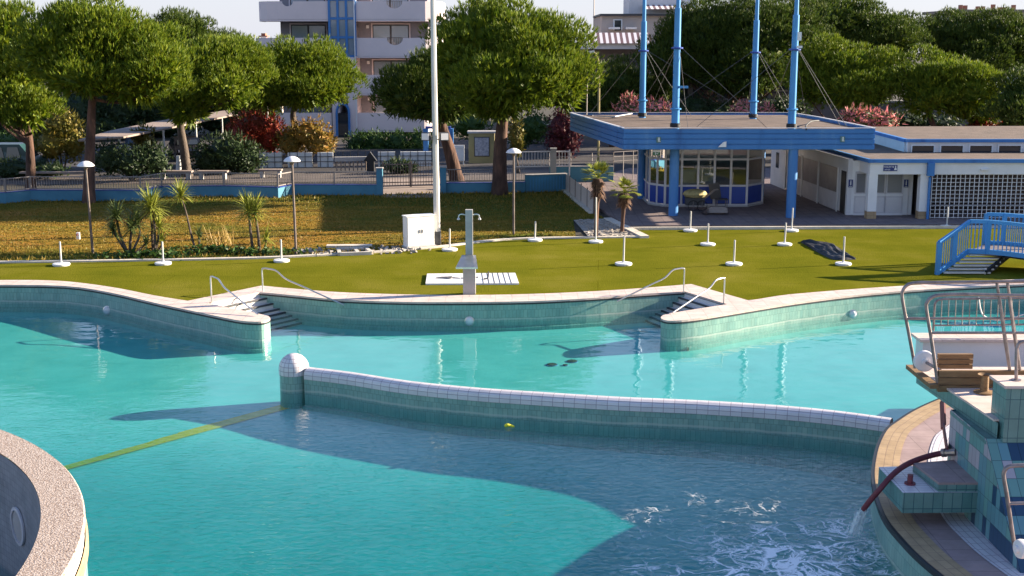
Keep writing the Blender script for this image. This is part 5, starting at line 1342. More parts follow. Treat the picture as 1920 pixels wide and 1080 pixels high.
# stair tower: glazed above, white piers with a narrow glazed slot below
zg = qa(640,105).z
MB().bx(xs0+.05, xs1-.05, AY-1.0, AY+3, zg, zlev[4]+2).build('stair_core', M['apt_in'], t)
mb, pn = MB(), MB()
for k in range(4):
    x_ = xs0 + (xs1-xs0)*k/3; mb.bx(x_-.09, x_+.09, AY-1.35, AY-1.1, zg, zlev[4]+2)
rowh = (qa(640,35).z-qa(640,70).z)
nrow = int((zlev[4]+2-zg)/rowh)
for k in range(nrow+1): mb.bx(xs0, xs1, AY-1.34, AY-1.11, zg+rowh*k-.09, zg+rowh*k+.09)
for j in range(3):
    for k in range(nrow): pn.bx(xs0+(xs1-xs0)*j/3+.1, xs0+(xs1-xs0)*(j+1)/3-.1, AY-1.25, AY-1.2, zg+rowh*k+.1, zg+rowh*(k+1)-.1)
gw = mb.build('stair_glazing', M['blue'], t); pn.build('pane', M['glass_sky'], gw)
for xa, xb in ((626,640),(655,672)): MB().bx(qa(xa,150).x, qa(xb,150).x, AY-1.35, AY+2, 0, zg-.1).build('pier', M['apt'], t)
xa, xb = qa(640.3,150).x, qa(654.7,150).x
MB().bx(xa, xb, AY-.9, AY-.8, 3.2, zg-.1).build('slot_glass', M['glass_sky'], t)
mb = MB()
for k in range(5): mb.bx(xa, xb, AY-1.0, AY-.85, 3.2+(zg-3.4)*k/4-.1, 3.2+(zg-3.4)*k/4+.1)
mb.build('slot_bars', M['blue'], t)
arcp = [V(qa(637,260).x,AY-1.5,0)] + [V(qa(648.5,260).x - math.cos(R(20*k))*(qa(660,260).x-qa(637,260).x)/2, AY-1.5, 1.9+math.sin(R(20*k))*.75) for k in range(10)] + [V(qa(660,260).x,AY-1.5,0)]
MB().tube(arcp, .10, 6).build('entrance_arch', M['blue'], t)
MB().bx(arcp[0].x+.1, arcp[-1].x-.1, AY-1.38, AY-1.36, 0, 1.9).build('entrance_door', M['glass'], t)
MB().bx(qa(505,250).x, ax1+.6, AY-.2, AY+.1, -.1, zlev[0]-.13).build('base_wall', M['darkgrey'], t)
MB().bx(qa(668.5,100).x, qa(670.5,100).x, AY-1.4, AY-1.2, 0, zlev[4]).build('downpipe', M['white'], t)

# building with the striped awning
BY = 112.0
def qb(x, y): return PY(x, y, BY)
t = thing('terraced_building', (qb(1170,200).x, BY, 0), 'beige stepped apartment building with striped awnings behind the left masts', 'apartment building')
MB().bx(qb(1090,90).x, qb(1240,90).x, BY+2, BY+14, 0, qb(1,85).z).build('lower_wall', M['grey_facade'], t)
MB().bx(qb(1078,90).x, qb(1222,90).x, BY, BY+2.2, qb(1,92).z, qb(1,82).z).build('terrace_band', M['plaster'], t)
a0_, a1_, z0_, z1_ = qb(1101,80).x, qb(1221,80).x, qb(1,81).z, qb(1,61).z
MB().face([(a0_,BY-.4,z0_),(a1_,BY-.4,z0_),(a1_,BY+1.6,z1_),(a0_,BY+1.6,z1_)], [(0,0),(a1_-a0_,0),(a1_-a0_,2),(0,2)]).face([(a0_,BY-.4,z0_-.02),(a1_,BY-.4,z0_-.02),(a1_,BY+1.6,z1_-.04),(a0_,BY+1.6,z1_-.04)][::-1], [(0,0),(a1_-a0_,0),(a1_-a0_,2),(0,2)]).build('awning', M['awning'], t)
MB().bx(qb(1134,40).x, qb(1330,40).x, BY+4, BY+14, qb(1,85).z, qb(1,28).z).build('upper_wall', M['beige'], t)
MB().bx(qb(1131,28).x, qb(1330,28).x, BY+3.6, BY+14.2, qb(1,28).z, qb(1,24).z).build('upper_eave', M['darkgrey'], t)
x0_, x1_ = PY(1150,40,BY+3.9).x, PY(1167,40,BY+3.9).x
wf = MB().bx(x0_, x1_, BY+3.9, BY+3.99, PY(1,57,BY+3.9).z, PY(1,36,BY+3.9).z).build('window', M['white'], t)
MB().bx(x0_+.12, x1_-.12, BY+3.86, BY+3.895, PY(1,57,BY+3.9).z, PY(1,38,BY+3.9).z).build('pane', M['glass'], wf)
for xa in (1141,1172): MB().bx(PY(xa,53,BY+3.5).x, PY(xa+20,53,BY+3.5).x, BY+2.6, BY+3.9, PY(1,55,BY+3.5).z, PY(1,51,BY+3.5).z).build('balcony_shelf', M['plaster'], t)
MB().bx(qb(1195,10).x, qb(1330,10).x, BY+8, BY+14, qb(1,26).z, qb(1,-10).z).build('penthouse_wall', M['plaster'], t)
a0_, a1_, z0_, z1_ = PY(1208,16,BY+6).x, PY(1300,16,BY+6).x, PY(1,17,BY+6).z, PY(1,8,BY+6).z
MB().face([(a0_,BY+6,z0_),(a1_,BY+6,z0_),(a1_,BY+7.9,z1_),(a0_,BY+7.9,z1_)], [(0,0),(a1_-a0_,0),(a1_-a0_,2),(0,2)]).build('awning', M['awning'], t)
for k in range(3):
    z = qb(1,150).z + 0
    zb_ = [qb(1,135).z, qb(1,165).z, qb(1,195).z][k]
    MB().bx(qb(1160,100).x, qb(1225,100).x, BY+.8, BY+2, zb_-.05, zb_+.5).build('balcony', M['grey_facade'], t)
    wf = MB().bx(qb(1172,100).x, qb(1200,100).x, BY+1.9, BY+1.99, zb_, zb_+1.5).build('window', M['darkgrey'], t)
p = qb(1122,20); tag(MB().tube([V(p.x,BY+6,qb(1,60).z), V(p.x,BY+6,qb(1,-20).z)], .05, 6).beam(V(p.x-.8,BY+6,qb(1,-8).z), V(p.x+.8,BY+6,qb(1,-8).z), .05,.05).build('aerial_mast', M['galv'], None), 'thin aerial mast left of the beige stepped building', 'aerial')
# long low shaded building behind the canopy
CY = 98.0
def qc(x, y): return PY(x, y, CY)
t = thing('low_building', (qc(1480,220).x, CY, 0), 'long shaded brownish building with dark openings behind the canopy masts', 'building')
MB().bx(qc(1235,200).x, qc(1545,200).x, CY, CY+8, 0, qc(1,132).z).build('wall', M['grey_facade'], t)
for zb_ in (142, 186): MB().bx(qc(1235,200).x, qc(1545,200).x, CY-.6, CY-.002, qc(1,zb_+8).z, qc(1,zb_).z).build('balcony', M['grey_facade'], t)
for xa, xb in ((1262,1290),(1300,1345),(1352,1392),(1400,1440),(1448,1478)): MB().bx(qc(xa,150).x, qc(xb,150).x, CY-.04, CY-.002, qc(1,184).z, qc(1,150).z).build('opening', M['glass'], t)
t = thing('garden_wall', (qc(1650,220).x, 88, 0), 'low grey brown wall with dark gaps behind the right oleander', 'wall')
MB().bx(PY(1545,200,88).x, PY(1700,200,88).x, 88, 88.4, 0, PY(1,192,88).z).bx(PY(1720,200,88).x, PY(1990,200,88).x, 88, 88.4, 0, PY(1,206,88).z).build('wall', M['grey_facade'], t)
MB().bx(PY(1540,200,88).x, PY(1990,200,88).x, 87.9, 88.5, PY(1,192,88).z, PY(1,189,88).z).build('wall_cap', M['concrete'], t)
# far right roof with chimneys
DY = 150.0
def qd(x, y): return PY(x, y, DY)
t = thing('roof_building', (qd(1870,40).x, DY, 0), 'far pale building whose low roof with many chimneys shows above the right pines', 'building')
MB().bx(qd(1806,30).x, qd(1990,30).x, DY, DY+12, 0, qd(1,24).z).build('wall', M['plaster'], t)
rf = MB().slab([V(qd(1797,0).x,DY-.8,0), V(qd(2000,0).x,DY-.8,0), V(qd(2000,0).x,DY+13,0), V(qd(1797,0).x,DY+13,0)], qd(1,24).z, qd(1,18).z).build('roof', M['walk'], t)
for k, x in enumerate((1815,1824,1848,1858,1877,1890,1897,1916)):
    h_ = (12,11,9,9,13,7,7,12)[k]; MB().bx(qd(x-3,0).x, qd(x+2.5,0).x, DY+2, DY+2.6, qd(1,20).z, qd(1,19-h_*.9).z).build('chimney', M['terracotta'], rf)
# far left small house with chimney
EY = 120.0
def qe(x, y): return PY(x, y, EY)
t = thing('tiled_house', (qe(475,100).x, EY, 0), 'pale house with a capped chimney behind the left balconies', 'house')
MB().bx(qe(455,90).x, qe(525,90).x, EY, EY+8, 0, qe(1,90).z).build('wall', M['beige'], t)
MB().slab([V(qe(450,0).x,EY-.5,0), V(qe(530,0).x,EY-.5,0), V(qe(530,0).x,EY+9,0), V(qe(450,0).x,EY+9,0)], qe(1,90).z, qe(1,85).z).build('roof', M['terracotta'], t)
ch = MB().bx(qe(481,70).x, qe(491,70).x, EY+2, EY+2.8, qe(1,88).z, qe(1,70).z).build('chimney', M['terracotta'], t)
MB().bx(qe(478,70).x, qe(494,70).x, EY+1.8, EY+3, qe(1,69).z, qe(1,66.5).z).bx(qe(482,70).x, qe(490,70).x, EY+2, EY+2.8, qe(1,66.4).z, qe(1,62).z).build('cap', M['terracotta'], ch)
p = qe(391,50); tag(MB().tube([V(p.x,EY,6), V(p.x,EY,qe(1,43).z)], .06, 6).beam(V(p.x-.5,EY,qe(1,45).z), V(p.x+.6,EY,qe(1,45).z), .06,.06).build('aerial', M['galv'], None), 'small T shaped aerial above the left pines', 'aerial')

# ------------------------------------------------------------------ street things between fence and buildings
t = thing('carport', tuple(P(300,300)), 'long slanting carport roof on thin posts behind the left pines', 'carport')
CZ = 2.35
cp_ = [P(146,262,CZ), P(226,257,CZ), P(455,211.5,CZ), P(440,204,CZ), P(300,226,CZ), P(205,245,CZ)]
MB().slab(cp_, CZ-.10, CZ).build('roof', M['walk'], t)
for x, y in ((222,257),(160,262),(305,241),(366,229),(415,219.5),(444,213)):
    c = P(x, y, CZ); MB().beam(V(c.x,c.y+.1,0), V(c.x,c.y+.1,CZ-.1), .10, .10, V(1,0,0)).build('post', M['white'], t)
def car(c, rz, m_, label, van=False, L=4.2):
    t = thing('parked_car', tuple(c), label, 'van' if van else 'car'); Wd = 1.75
    prof = ([(-.5,.35),(-.5,.95),(-.47,1.05),(-.40,1.75),(-.34,1.88),(.28,1.88),(.40,1.15),(.49,.98),(.5,.35)] if van else
            [(-.5,.35),(-.5,.80),(-.45,.92),(-.30,1.38),(-.16,1.45),(.08,1.42),(.24,.98),(.45,.86),(.5,.70),(.5,.35)])
    Rm = Matrix.Rotation(rz, 3, 'Z')
    def T(x, y, z): return Rm @ V(x, y, z) + c
    mb = MB(); n = len(prof)
    for s_ in (-1, 1):
        f_ = [T(x*L, s_*Wd/2*(1 if z < 1.0 else .88), z) for x, z in prof]; mb.face(f_ if s_ < 0 else f_[::-1])
    for k in range(n):
        (xa, za), (xb, zb) = prof[k], prof[(k+1) % n]; wa, wb = Wd/2*(1 if za < 1.0 else .88), Wd/2*(1 if zb < 1.0 else .88)
        mb.face([T(xa*L,-wa,za), T(xa*L,wa,za), T(xb*L,wb,zb), T(xb*L,-wb,zb)])
    mb.build('body', m_, t)
    zt0, zt1 = (1.12, 1.72) if van else (.98, 1.32); gm = MB()
    segs = ((-.38,-.14),(-.12,.10),(.12,.29)) if van else ((-.30,-.08),(-.06,.12))
    for s_ in (-1, 1):
        for xa, xb in segs:
            y_ = s_*(Wd/2*.885+.03); gm.face([T(xa*L,y_+s_*.05,zt0), T(xb*L,y_+s_*.05,zt0), T((xb-.03)*L,y_,zt1), T((xa+.02)*L,y_,zt1)])
    xw0, xw1 = (.40,.29) if van else (.235,.095)
    gm.face([T(xw0*L+.03,-Wd*.40,zt0+.05), T(xw0*L+.03,Wd*.40,zt0+.05), T(xw1*L+.03,Wd*.36,zt1+.03), T(xw1*L+.03,-Wd*.36,zt1+.03)])
    gm.build('windows', M['glass'], t)
    for xx in (-.31, .32):
        for s_ in (-1, 1):
            wh = MB().lathe([(.20,-.10),(.32,-.10),(.33,0),(.32,.10),(.20,.10)], T(xx*L, s_*(Wd/2-.08), .33), 20, Rm @ V(0,1,0)).build('wheel', M['dark'], t, True)
            MB().lathe([(.20,s_*.08),(.05,s_*.12),(0,s_*.12)], T(xx*L, s_*(Wd/2-.08), .33), 14, Rm @ V(0,1,0)).build('rim', M['galv'], wh)
    for s_ in (-1, 1): MB().box(T(.495*L, s_*.62, .70), (.05,.30,.14), rz).build('headlight', M['lamp_white'], t)
    for s_ in (-1, 1): MB().box(T(-.498*L, s_*.66, .78), (.03,.20,.16), rz).build('tail_light', M['red_hose'], t)
    return t
car(P(5,330), R(2), M['car_teal'], 'dark teal van parked at the far left behind the railing', True, 4.8)
car(P(350,298), R(-68), M['car_dark'], 'black car parked under the carport')
car(P(262,296), R(-75), M['car_dark'], 'dark car under the near end of the carport behind the shrubs')
car(P(1032,268), R(8), M['car_dark'], 'dark car parked beyond the big pine, left of the canopy')
t = thing('front_garden_wall', tuple(P(700,312)), 'low white garden wall with iron rails in front of the apartment building', 'wall')
w0, w1 = P(488,314), P(812,311); mb = MB(); iron = MB()
for fa, fb in ((0,.13),(.16,.30),(.33,.42),(.68,.78),(.81,.99)):
    a_, b_ = w0.lerp(w1, fa), w0.lerp(w1, fb); mb.beam(a_+V(0,0,.45), b_+V(0,0,.45), .2, .9)
for z in (.35,.65): iron.beam(w0+V(0,-.14,z), w1+V(0,-.14,z), .03, .03)
for k in range(24): p = w0.lerp(w1, k/23); iron.beam(p+V(0,-.14,0), p+V(0,-.14,.95), .03, .03, V(1,0,0))
mb.build('panel', M['white'], t); iron.build('rails', M['dark'], t)
t = thing('low_gate_fence', tuple(P(615,325)), 'short grey slatted fence with a stone lintel between the autumn shrub and the hedge', 'fence')
a_, b_ = P(628,322), P(690,321); mb = MB(); railing_bars(mb, a_, b_, .05, .62, .22, .035); mb.build('slats', M['walk'], t)
MB().beam(a_+V(0,0,.75), b_+V(0,0,.75), .3, .26).build('lintel', M['concrete'], t)
c = P(695,322); tag(MB().box(c+V(0,0,.35), (.45,.3,.7)).face([c+V(-.4,-.17,.65), c+V(.4,-.17,.65), c+V(0,-.17,1.2)]).face([c+V(-.4,.17,.65), c+V(0,.17,1.2), c+V(.4,.17,.65)]).face([c+V(-.4,-.17,.65), c+V(0,-.17,1.2), c+V(0,.17,1.2), c+V(-.4,.17,.65)]).face([c+V(.4,-.17,.65), c+V(.4,.17,.65), c+V(0,.17,1.2), c+V(0,-.17,1.2)]).build('letterbox_hut', M['dark'], None), 'small dark gabled letterbox hut left of the barred gate', 'letterbox')
t = thing('portal', tuple(P(825,310)), 'blue portal with two posts behind the tall pole', 'portal')
for x in (799,846):
    c = P(x, 308); MB().beam(c, c+V(0,0,2.25), .42, .3, V(1,0,0)).build('post', M['blue'], t)
c0_, c1_ = P(799,308), P(846,308); MB().beam(c0_+V(0,0,2.32), c1_+V(0,0,2.32), .35, .14).build('lintel', M['blue_dk'], t)
c = P(903,306); t = thing('notice_booth', tuple(c), 'ochre booth with a framed notice board beside the big pine trunk', 'booth')
MB().box(c+V(0,.5,.95), (1.65,.9,1.9)).build('body', M['ochre'], t); MB().box(c+V(0,.5,1.96), (1.8,1.05,.12)).build('roof', M['concrete'], t)
nb2 = MB().box(c+V(.02,.03,1.05), (.98,.05,1.25)).build('notice_frame', M['darkgrey'], t); MB().box(c+V(.02,-.004,1.05), (.88,.02,1.14)).build('notice', M['notice'], nb2)
c = P(860,309); tag(MB().box(c+V(0,.1,.62), (.72,.1,.75)).box(c+V(0,.1,1.12), (.72,.14,.22)).beam(c+V(-.3,.1,0), c+V(-.3,.1,.3), .05,.05,V(1,0,0)).beam(c+V(.3,.1,0), c+V(.3,.1,.3), .05,.05,V(1,0,0)).build('sign_panel', M['white'], None), 'white sign panel on short legs between the leaning trunk and the ochre booth', 'sign')
c = P(337,322); t = thing('white_pedestal', tuple(c), 'white tapered pedestal between the left pine trunks', 'pedestal')
MB().lathe([(.24,0),(.22,.05),(.17,.85),(.15,.95),(0,.96)], c, 16).build('body', M['white'], t, True); MB().lathe([(.30,0),(.30,.05),(.24,.06)], c, 16).build('foot', M['walk'], t)
for (x, y, wd, lb) in ((330,336,1.9,'pale stone bench left of the dark pine trunk'),(400,336,1.7,'pale stone bench right of the dark pine trunk'),(508,333,1.3,'white bench seat behind the railing near the second mushroom lamp'),(110,338,4.2,'long pale stone bench behind the left railing')):
    c = P(x, y); t = thing('stone_bench', tuple(c), lb, 'bench', 'benches behind the railing')
    MB().box(c+V(0,0,.44), (wd,.5,.09)).build('seat', M['walk'], t)
    for s_ in (-1,1): MB().box(c+V(s_*wd*.38,0,.2), (.18,.4,.39)).build('leg', M['concrete'], t)
c = P(505,300); tag(MB().tube([c, c+V(0,0,3.5)], .05, 8).lathe([(.05,0),(.22,.02),(.16,.14),(0,.2)], c+V(0,0,3.5), 14).build('street_lamp', M['pole'], None, True), 'thin street lamp post among the red shrub', 'street lamp')
Yl = 75.0; a_ = PY(1123,215,Yl)
pts = [V(a_.x,Yl,0), PY(1123,150,Yl), PY(1122,120,Yl), PY(1119,106,Yl), PY(1113,98,Yl)]
t = thing('curved_lamp', (a_.x,Yl,0), 'yellowish curved street lamp behind the left corner of the canopy', 'street lamp')
MB().tube(smooth_line(pts, 4), .07, 8).build('post', M['ochre'], t, True); MB().beam(pts[-1]+V(.05,0,.05), pts[-1]+V(-.45,0,-.02), .2, .12).build('lamp_head', M['lamp_white'], t)

# ================================================================== VEGETATION
def unit(a): return a / np.maximum(np.linalg.norm(a, axis=-1, keepdims=True), 1e-6)
def tufts(cen, dirs, n, L, wd, spread, rng, droop=0.0):
    """n thin triangles fanning out of every centre"""
    N = len(cen); c = np.repeat(cen, n, 0); d = unit(np.repeat(dirs, n, 0) + rng.normal(0, spread, (N*n, 3)))
    side = unit(np.cross(d, unit(rng.normal(0, 1, (N*n, 3)))))
    l = (L * rng.uniform(.6, 1.25, (N*n, 1))); w_ = wd * rng.uniform(.7, 1.3, (N*n, 1))
    tip = c + d*l; tip[:, 2] -= droop*l[:, 0]
    return np.stack([c - side*w_, c + side*w_, tip], 1)
def leaves(cen, size, rng, dirs=None, flat=.5):
    """one small two-triangle leaf per centre"""
    N = len(cen); nrm = unit((dirs if dirs is not None else 0) + rng.normal(0, flat, (N, 3)))
    u = unit(np.cross(nrm, unit(rng.normal(0, 1, (N, 3))))); v = np.cross(nrm, u)
    s = size * rng.uniform(.6, 1.3, (N, 1))
    a, b, c, d = cen - u*s, cen - v*s*.5, cen + u*s, cen + v*s*.5
    return np.concatenate([np.stack([a, b, c], 1), np.stack([a, c, d], 1)], 0)
def ell_points(c, r, n, rng, top=False, jitter=.10):
    p = unit(rng.normal(0, 1, (n, 3)))
    if top: p[:, 2] = np.where(p[:, 2] < -.35, -p[:, 2], p[:, 2])
    k = 1 + rng.normal(0, jitter, (n, 1))
    return np.array(c) + p*np.array(r)*k, unit(p/np.array(r)*min(r))
def blob_core(c, r, rng, n=10, m=14):
    """lumpy dense inner twig mass"""
    rows_ = []
    for i in range(n+1):
        th = math.pi*i/n
        rows_.append([np.array(c) + np.array(r)*(1+.12*math.sin(3*j+i*2.1)+rng.normal(0,.05))*np.array([math.sin(th)*math.cos(2*math.pi*j/m), math.sin(th)*math.sin(2*math.pi*j/m), math.cos(th)]) for j in range(m)])
    t = []
    for i in range(n):
        for j in range(m):
            a, b, c_, d = rows_[i][j], rows_[i+1][j], rows_[i+1][(j+1)%m], rows_[i][(j+1)%m]
            t += [(a,b,c_),(a,c_,d)]
    return np.array(t)
def pine(label, base_px, Y, lobes, trunk=None, m='needles', name='stone_pine', dens=1.0, group='umbrella pines', tuft=.26, limbs=True, bark='bark', tr_r=.26):
    """lobes: list of pixel ellipses (cx, cy, rx, ry[, dy]) seen in the photo, given real depth"""
    rng = np.random.default_rng(abs(hash(label)) % 2**31) if False else np.random.default_rng(sum(map(ord, label)))
    b = PY(base_px[0], base_px[1], Y); b = V(b.x, Y, 0)
    t = thing(name, tuple(b), label, 'tree', group)
    s = Y/math.cos(PITCH)/FPX*1.0
    T, C = [], []
    for lb in lobes:
        cx, cy, rx, ry = lb[:4]; dy = lb[4] if len(lb) > 4 else 0
        c = PY(cx, cy, Y+dy); R3 = (rx*s, rx*s*.9, ry*s)
        C.append((c, R3))
        # sub-clumps over the lobe, each carrying upright needle tufts
        area = 4*math.pi*((R3[0]*R3[1])**1.6/3+(R3[0]*R3[2])**1.6/3+(R3[1]*R3[2])**1.6/3)**(1/1.6)
        ncl = int(max(20, area*.85)*dens)
        pc, nc = ell_points(c, [q*.88 for q in R3], ncl, rng, False, .09)
        keep = (nc[:,2] > -.45) | (rng.random(ncl) < .35); pc, nc = pc[keep], nc[keep]; ncl = len(pc)
        for k in range(ncl):
            rr = rng.uniform(.5, 1.05)
            nt_ = int(112*rr*rr*dens)+8
            q_, n_ = ell_points(pc[k], (rr, rr, rr*.68), nt_, rng, True, .10)
            T.append(tufts(q_, unit(n_*.5 + nc[k]*.3 + np.array([0,0,.9])), 4, tuft, .026, .27, rng))
        q_, n_ = ell_points(c, [q*.68 for q in R3], int(area*9*dens), rng, False, .08)
        T.append(tufts(q_, unit(n_ + np.array([0,0,.5])), 3, tuft*2.0, .09, .35, rng))
        T.append(blob_core(c, [q*.58 for q in R3], rng))
    tris_mesh('crown', np.concatenate(T), M[m], t)
    if trunk:
        mb = MB()
        pts = [b] + [PY(x, y, Y) for x, y in trunk[1:]] if len(trunk) > 1 else [b, C[0][0]]
        n = len(pts); mb.tube(smooth_line(pts, 5), [tr_r*(1.15-.62*k/(5*(n-1))) + (.12*tr_r if k < 2 else 0) for k in range(5*(n-1)+1)], 12)
        if limbs:
            fork = pts[-1] if len(pts) > 1 else b
            for c, R3 in C:
                for k in range(3):
                    e_ = c + V(random.uniform(-.6,.6)*R3[0], random.uniform(-.5,.5)*R3[1], -R3[2]*.45)
                    f_ = pts[-2].lerp(fork, random.uniform(.35,1)); md = f_.lerp(e_, .5) - V(0,0,.25)
                    mb.tube(smooth_line([f_, md, e_], 3), [tr_r*.36*(1-.1*j) for j in range(7)], 6)
        mb.build('trunk', M[bark], t, True)
    return t
pine('tall sunlit umbrella pine cut by the left picture edge, dark trunk', (60,392), 63.5, [(0,90,80,80),(10,170,85,70),(-60,150,70,80,1),(50,215,40,28,-1)], [(60,392),(57,300),(52,220)])
pine('broad sunlit umbrella pine with a red barked trunk behind the leftmost mushroom lamp', (167,386), 60.0, [(185,70,100,60),(250,105,85,62,1),(110,95,75,65,-1),(290,130,50,45,-1),(150,140,70,45,-1.5),(250,165,75,30)], [(167,386),(168,300),(172,210),(175,150)])
pine('umbrella pine with a dark leaning trunk left of the red shrub', (352,338), 72.0, [(385,125,80,50),(330,150,60,50,-1),(420,165,55,45,-1),(462,135,42,48,1),(350,205,48,32,-1),(440,120,40,40,1)], [(352,338),(345,280),(338,225),(350,180)], bark='bark_grey')
pine('round topped small pine in front of the apartment building', (560,318), 80.0, [(570,125,70,45),(530,150,60,42,-1),(620,155,48,38),(575,170,75,35,-1),(500,175,40,35)], [(560,318),(556,250),(550,210),(575,175)], bark='bark_grey', tr_r=.24)
pine('biggest umbrella pine with a split trunk in the middle of the lawn edge', (937,366), 63.4, [(930,80,110,72),(1010,120,95,75,-1),(872,120,66,62,1),(960,150,115,58,-2),(1055,160,48,56,-1),(905,66,60,45,1),(930,190,70,35,-1)], [(937,366),(938,280),(945,210),(960,160)], tr_r=.36, dens=1.05)
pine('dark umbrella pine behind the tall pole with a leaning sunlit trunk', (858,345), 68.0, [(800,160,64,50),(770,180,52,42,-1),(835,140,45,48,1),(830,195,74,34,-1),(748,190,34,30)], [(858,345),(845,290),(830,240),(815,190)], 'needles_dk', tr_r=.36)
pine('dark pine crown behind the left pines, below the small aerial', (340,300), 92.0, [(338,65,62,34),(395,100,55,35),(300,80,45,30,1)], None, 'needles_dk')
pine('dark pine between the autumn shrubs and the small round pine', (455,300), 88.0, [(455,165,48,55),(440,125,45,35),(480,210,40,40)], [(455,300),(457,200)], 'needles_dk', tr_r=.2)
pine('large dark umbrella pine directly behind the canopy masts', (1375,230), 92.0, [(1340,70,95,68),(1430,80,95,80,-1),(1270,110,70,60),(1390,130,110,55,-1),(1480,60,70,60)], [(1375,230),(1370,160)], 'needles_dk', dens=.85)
pine('dark umbrella pine behind the right masts, highest of the right row', (1590,215), 104.0, [(1560,40,90,48),(1650,70,85,48,-1),(1510,60,70,50,1),(1610,100,90,50)], [(1590,215),(1590,120)], 'needles_dk', dens=.85)
pine('low bushy pine just right of the rightmost mast', (1590,232), 82.0, [(1570,125,68,44),(1640,150,50,46,-1),(1600,165,85,42,-1),(1530,150,45,50)], [(1590,232),(1592,185)], 'needles', tr_r=.2)
pine('rounded sunlit pine right of the right oleander', (1785,240), 80.0, [(1765,150,70,42),(1810,175,65,50,-1),(1740,180,50,46,-1),(1840,205,40,34)], [(1735,245),(1738,200),(1755,170)], 'needles', tr_r=.18)
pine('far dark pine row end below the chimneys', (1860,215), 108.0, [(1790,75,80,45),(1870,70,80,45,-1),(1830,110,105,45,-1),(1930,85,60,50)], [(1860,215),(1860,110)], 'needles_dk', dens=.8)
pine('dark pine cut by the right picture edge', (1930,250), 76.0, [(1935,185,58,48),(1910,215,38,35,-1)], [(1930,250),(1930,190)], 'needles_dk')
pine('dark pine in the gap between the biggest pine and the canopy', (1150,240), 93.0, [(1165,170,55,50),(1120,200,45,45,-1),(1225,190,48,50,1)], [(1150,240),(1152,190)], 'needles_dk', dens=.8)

def shrub(label, Y, lobes, m, name='shrub', cat='shrub', size=.11, dens=1.0, group=None, base=None, flowers=None):
    rng = np.random.default_rng(sum(map(ord, label)))
    s = Y/math.cos(PITCH)/FPX; L_ = []
    cx = sum(l[0] for l in lobes)/len(lobes); b = PY(cx, 300, Y)
    t = thing(name, (b.x, Y, 0), label, cat, group)
    for lb in lobes:
        x, y, rx, ry = lb[:4]; c = PY(x, y, Y + (lb[4] if len(lb) > 4 else 0)); R3 = (rx*s, rx*s*.75, ry*s)
        n = int(420*(R3[0]*R3[2]+.3)*dens)
        p, d = ell_points(c, R3, n, rng, False, .13); L_.append(leaves(p, size, rng, d*.6 + np.array([0,0,.3]), .6))
        n2 = int(n*.15); q_, d2 = ell_points(c, [v*1.08 for v in R3], n2, rng, True, .10); L_.append(tufts(q_, unit(d2+np.array([0,0,.5])), 2, size*3, size*.4, .3, rng))
        L_.append(blob_core(c, [v*.78 for v in R3], rng, 7, 10))
    tris_mesh('foliage', np.concatenate(L_), M[m], t)
    mb = MB()
    for k in range(4): 
        c = PY(lobes[k % len(lobes)][0], lobes[k % len(lobes)][1], Y); mb.tube([V(b.x+random.uniform(-.2,.2), Y, 0), V((b.x+c.x)/2, Y, max(.1, c.z*.5)), c], [.06,.045,.03], 6)
    mb.build('stems', M['bark_grey'], t, True)
    return t
shrub('red leaved shrub left of the small round pine', 80, [(478,238,40,26),(455,262,34,30,-.6),(505,255,30,32)], 'leaf_red')
shrub('orange and green autumn shrub at the foot of the small round pine', 79, [(580,252,36,26),(602,270,26,20,-.5),(545,268,26,24)], 'leaf_orange')
shrub('dark broad bush left of the red leaved shrub', 74, [(425,290,50,34),(388,302,26,26,-.4),(460,300,36,26)], 'leaf_dark')
shrub('olive and rust coloured bush between the two leftmost pine trunks', 74, [(110,238,34,30),(95,270,30,32,-.4),(135,262,28,38)], 'leaf_olive')
shrub('round yellowish clipped bush before the carport', 76, [(268,262,19,25),(270,278,18,18,-.3)], 'leaf_olive')
shrub('dark low bush behind the railing, right of the leftmost mushroom lamp', 70, [(205,298,32,28),(250,304,36,26,-.4),(290,302,28,28)], 'leaf_dark')
shrub('dark low bush at the far left behind the van', 71, [(25,318,42,18),(90,320,30,12)], 'leaf_dark')
shrub('green clipped hedge at the left edge behind the van', 86, [(10,268,45,18),(60,272,30,15)], 'leaf_green')
shrub('long clipped dark green hedge before the apartment building', 92, [(670,272,22,22),(705,272,26,22),(745,271,28,22),(785,272,24,24),(690,290,40,16,-.5),(770,290,40,16,-.5)], 'leaf_green', 'hedge', 'hedge')
shrub('dark wine red hedge left of the canopy', 84, [(1052,240,22,32),(1045,270,20,22),(1068,262,20,34)], 'leaf_wine', 'hedge', 'hedge')
shrub('green bush beside the ochre booth behind the big trunk', 90, [(1000,240,32,26),(880,235,36,24),(975,262,18,20)], 'leaf_green')
shrub('yellowish weedy bush right of the big pine trunk', 74, [(966,255,12,28),(970,280,9,14)], 'leaf_olive')
shrub('pink flowering oleander behind the two left masts', 78, [(1185,206,32,19),(1225,206,34,16),(1180,190,12,12)], 'oleander', 'oleander', 'shrub')
shrub('pink flowering oleander behind the third mast', 80, [(1395,207,22,14),(1428,208,22,13)], 'oleander', 'oleander', 'shrub')
shrub('rusty pink oleander right of the canopy roof', 72, [(1615,225,32,19),(1655,230,28,19),(1600,216,18,12)], 'oleander', 'oleander', 'shrub')
shrub('small red tinged bush behind the right end of the upper roof', 80, [(1840,238,20,14),(1868,242,18,10)], 'leaf_red')
shrub('dark undergrowth below the right pines', 84, [(1700,228,40,16),(1760,232,40,14),(1900,236,60,14)], 'leaf_dark')
shrub('small dark round bush behind the barred gate', 74, [(745,312,26,11),(765,316,16,9)], 'leaf_dark')
shrub('dark ivy mass behind the middle of the canopy', 90, [(1300,205,40,22),(1350,210,40,18),(1470,205,45,20)], 'leaf_dark')

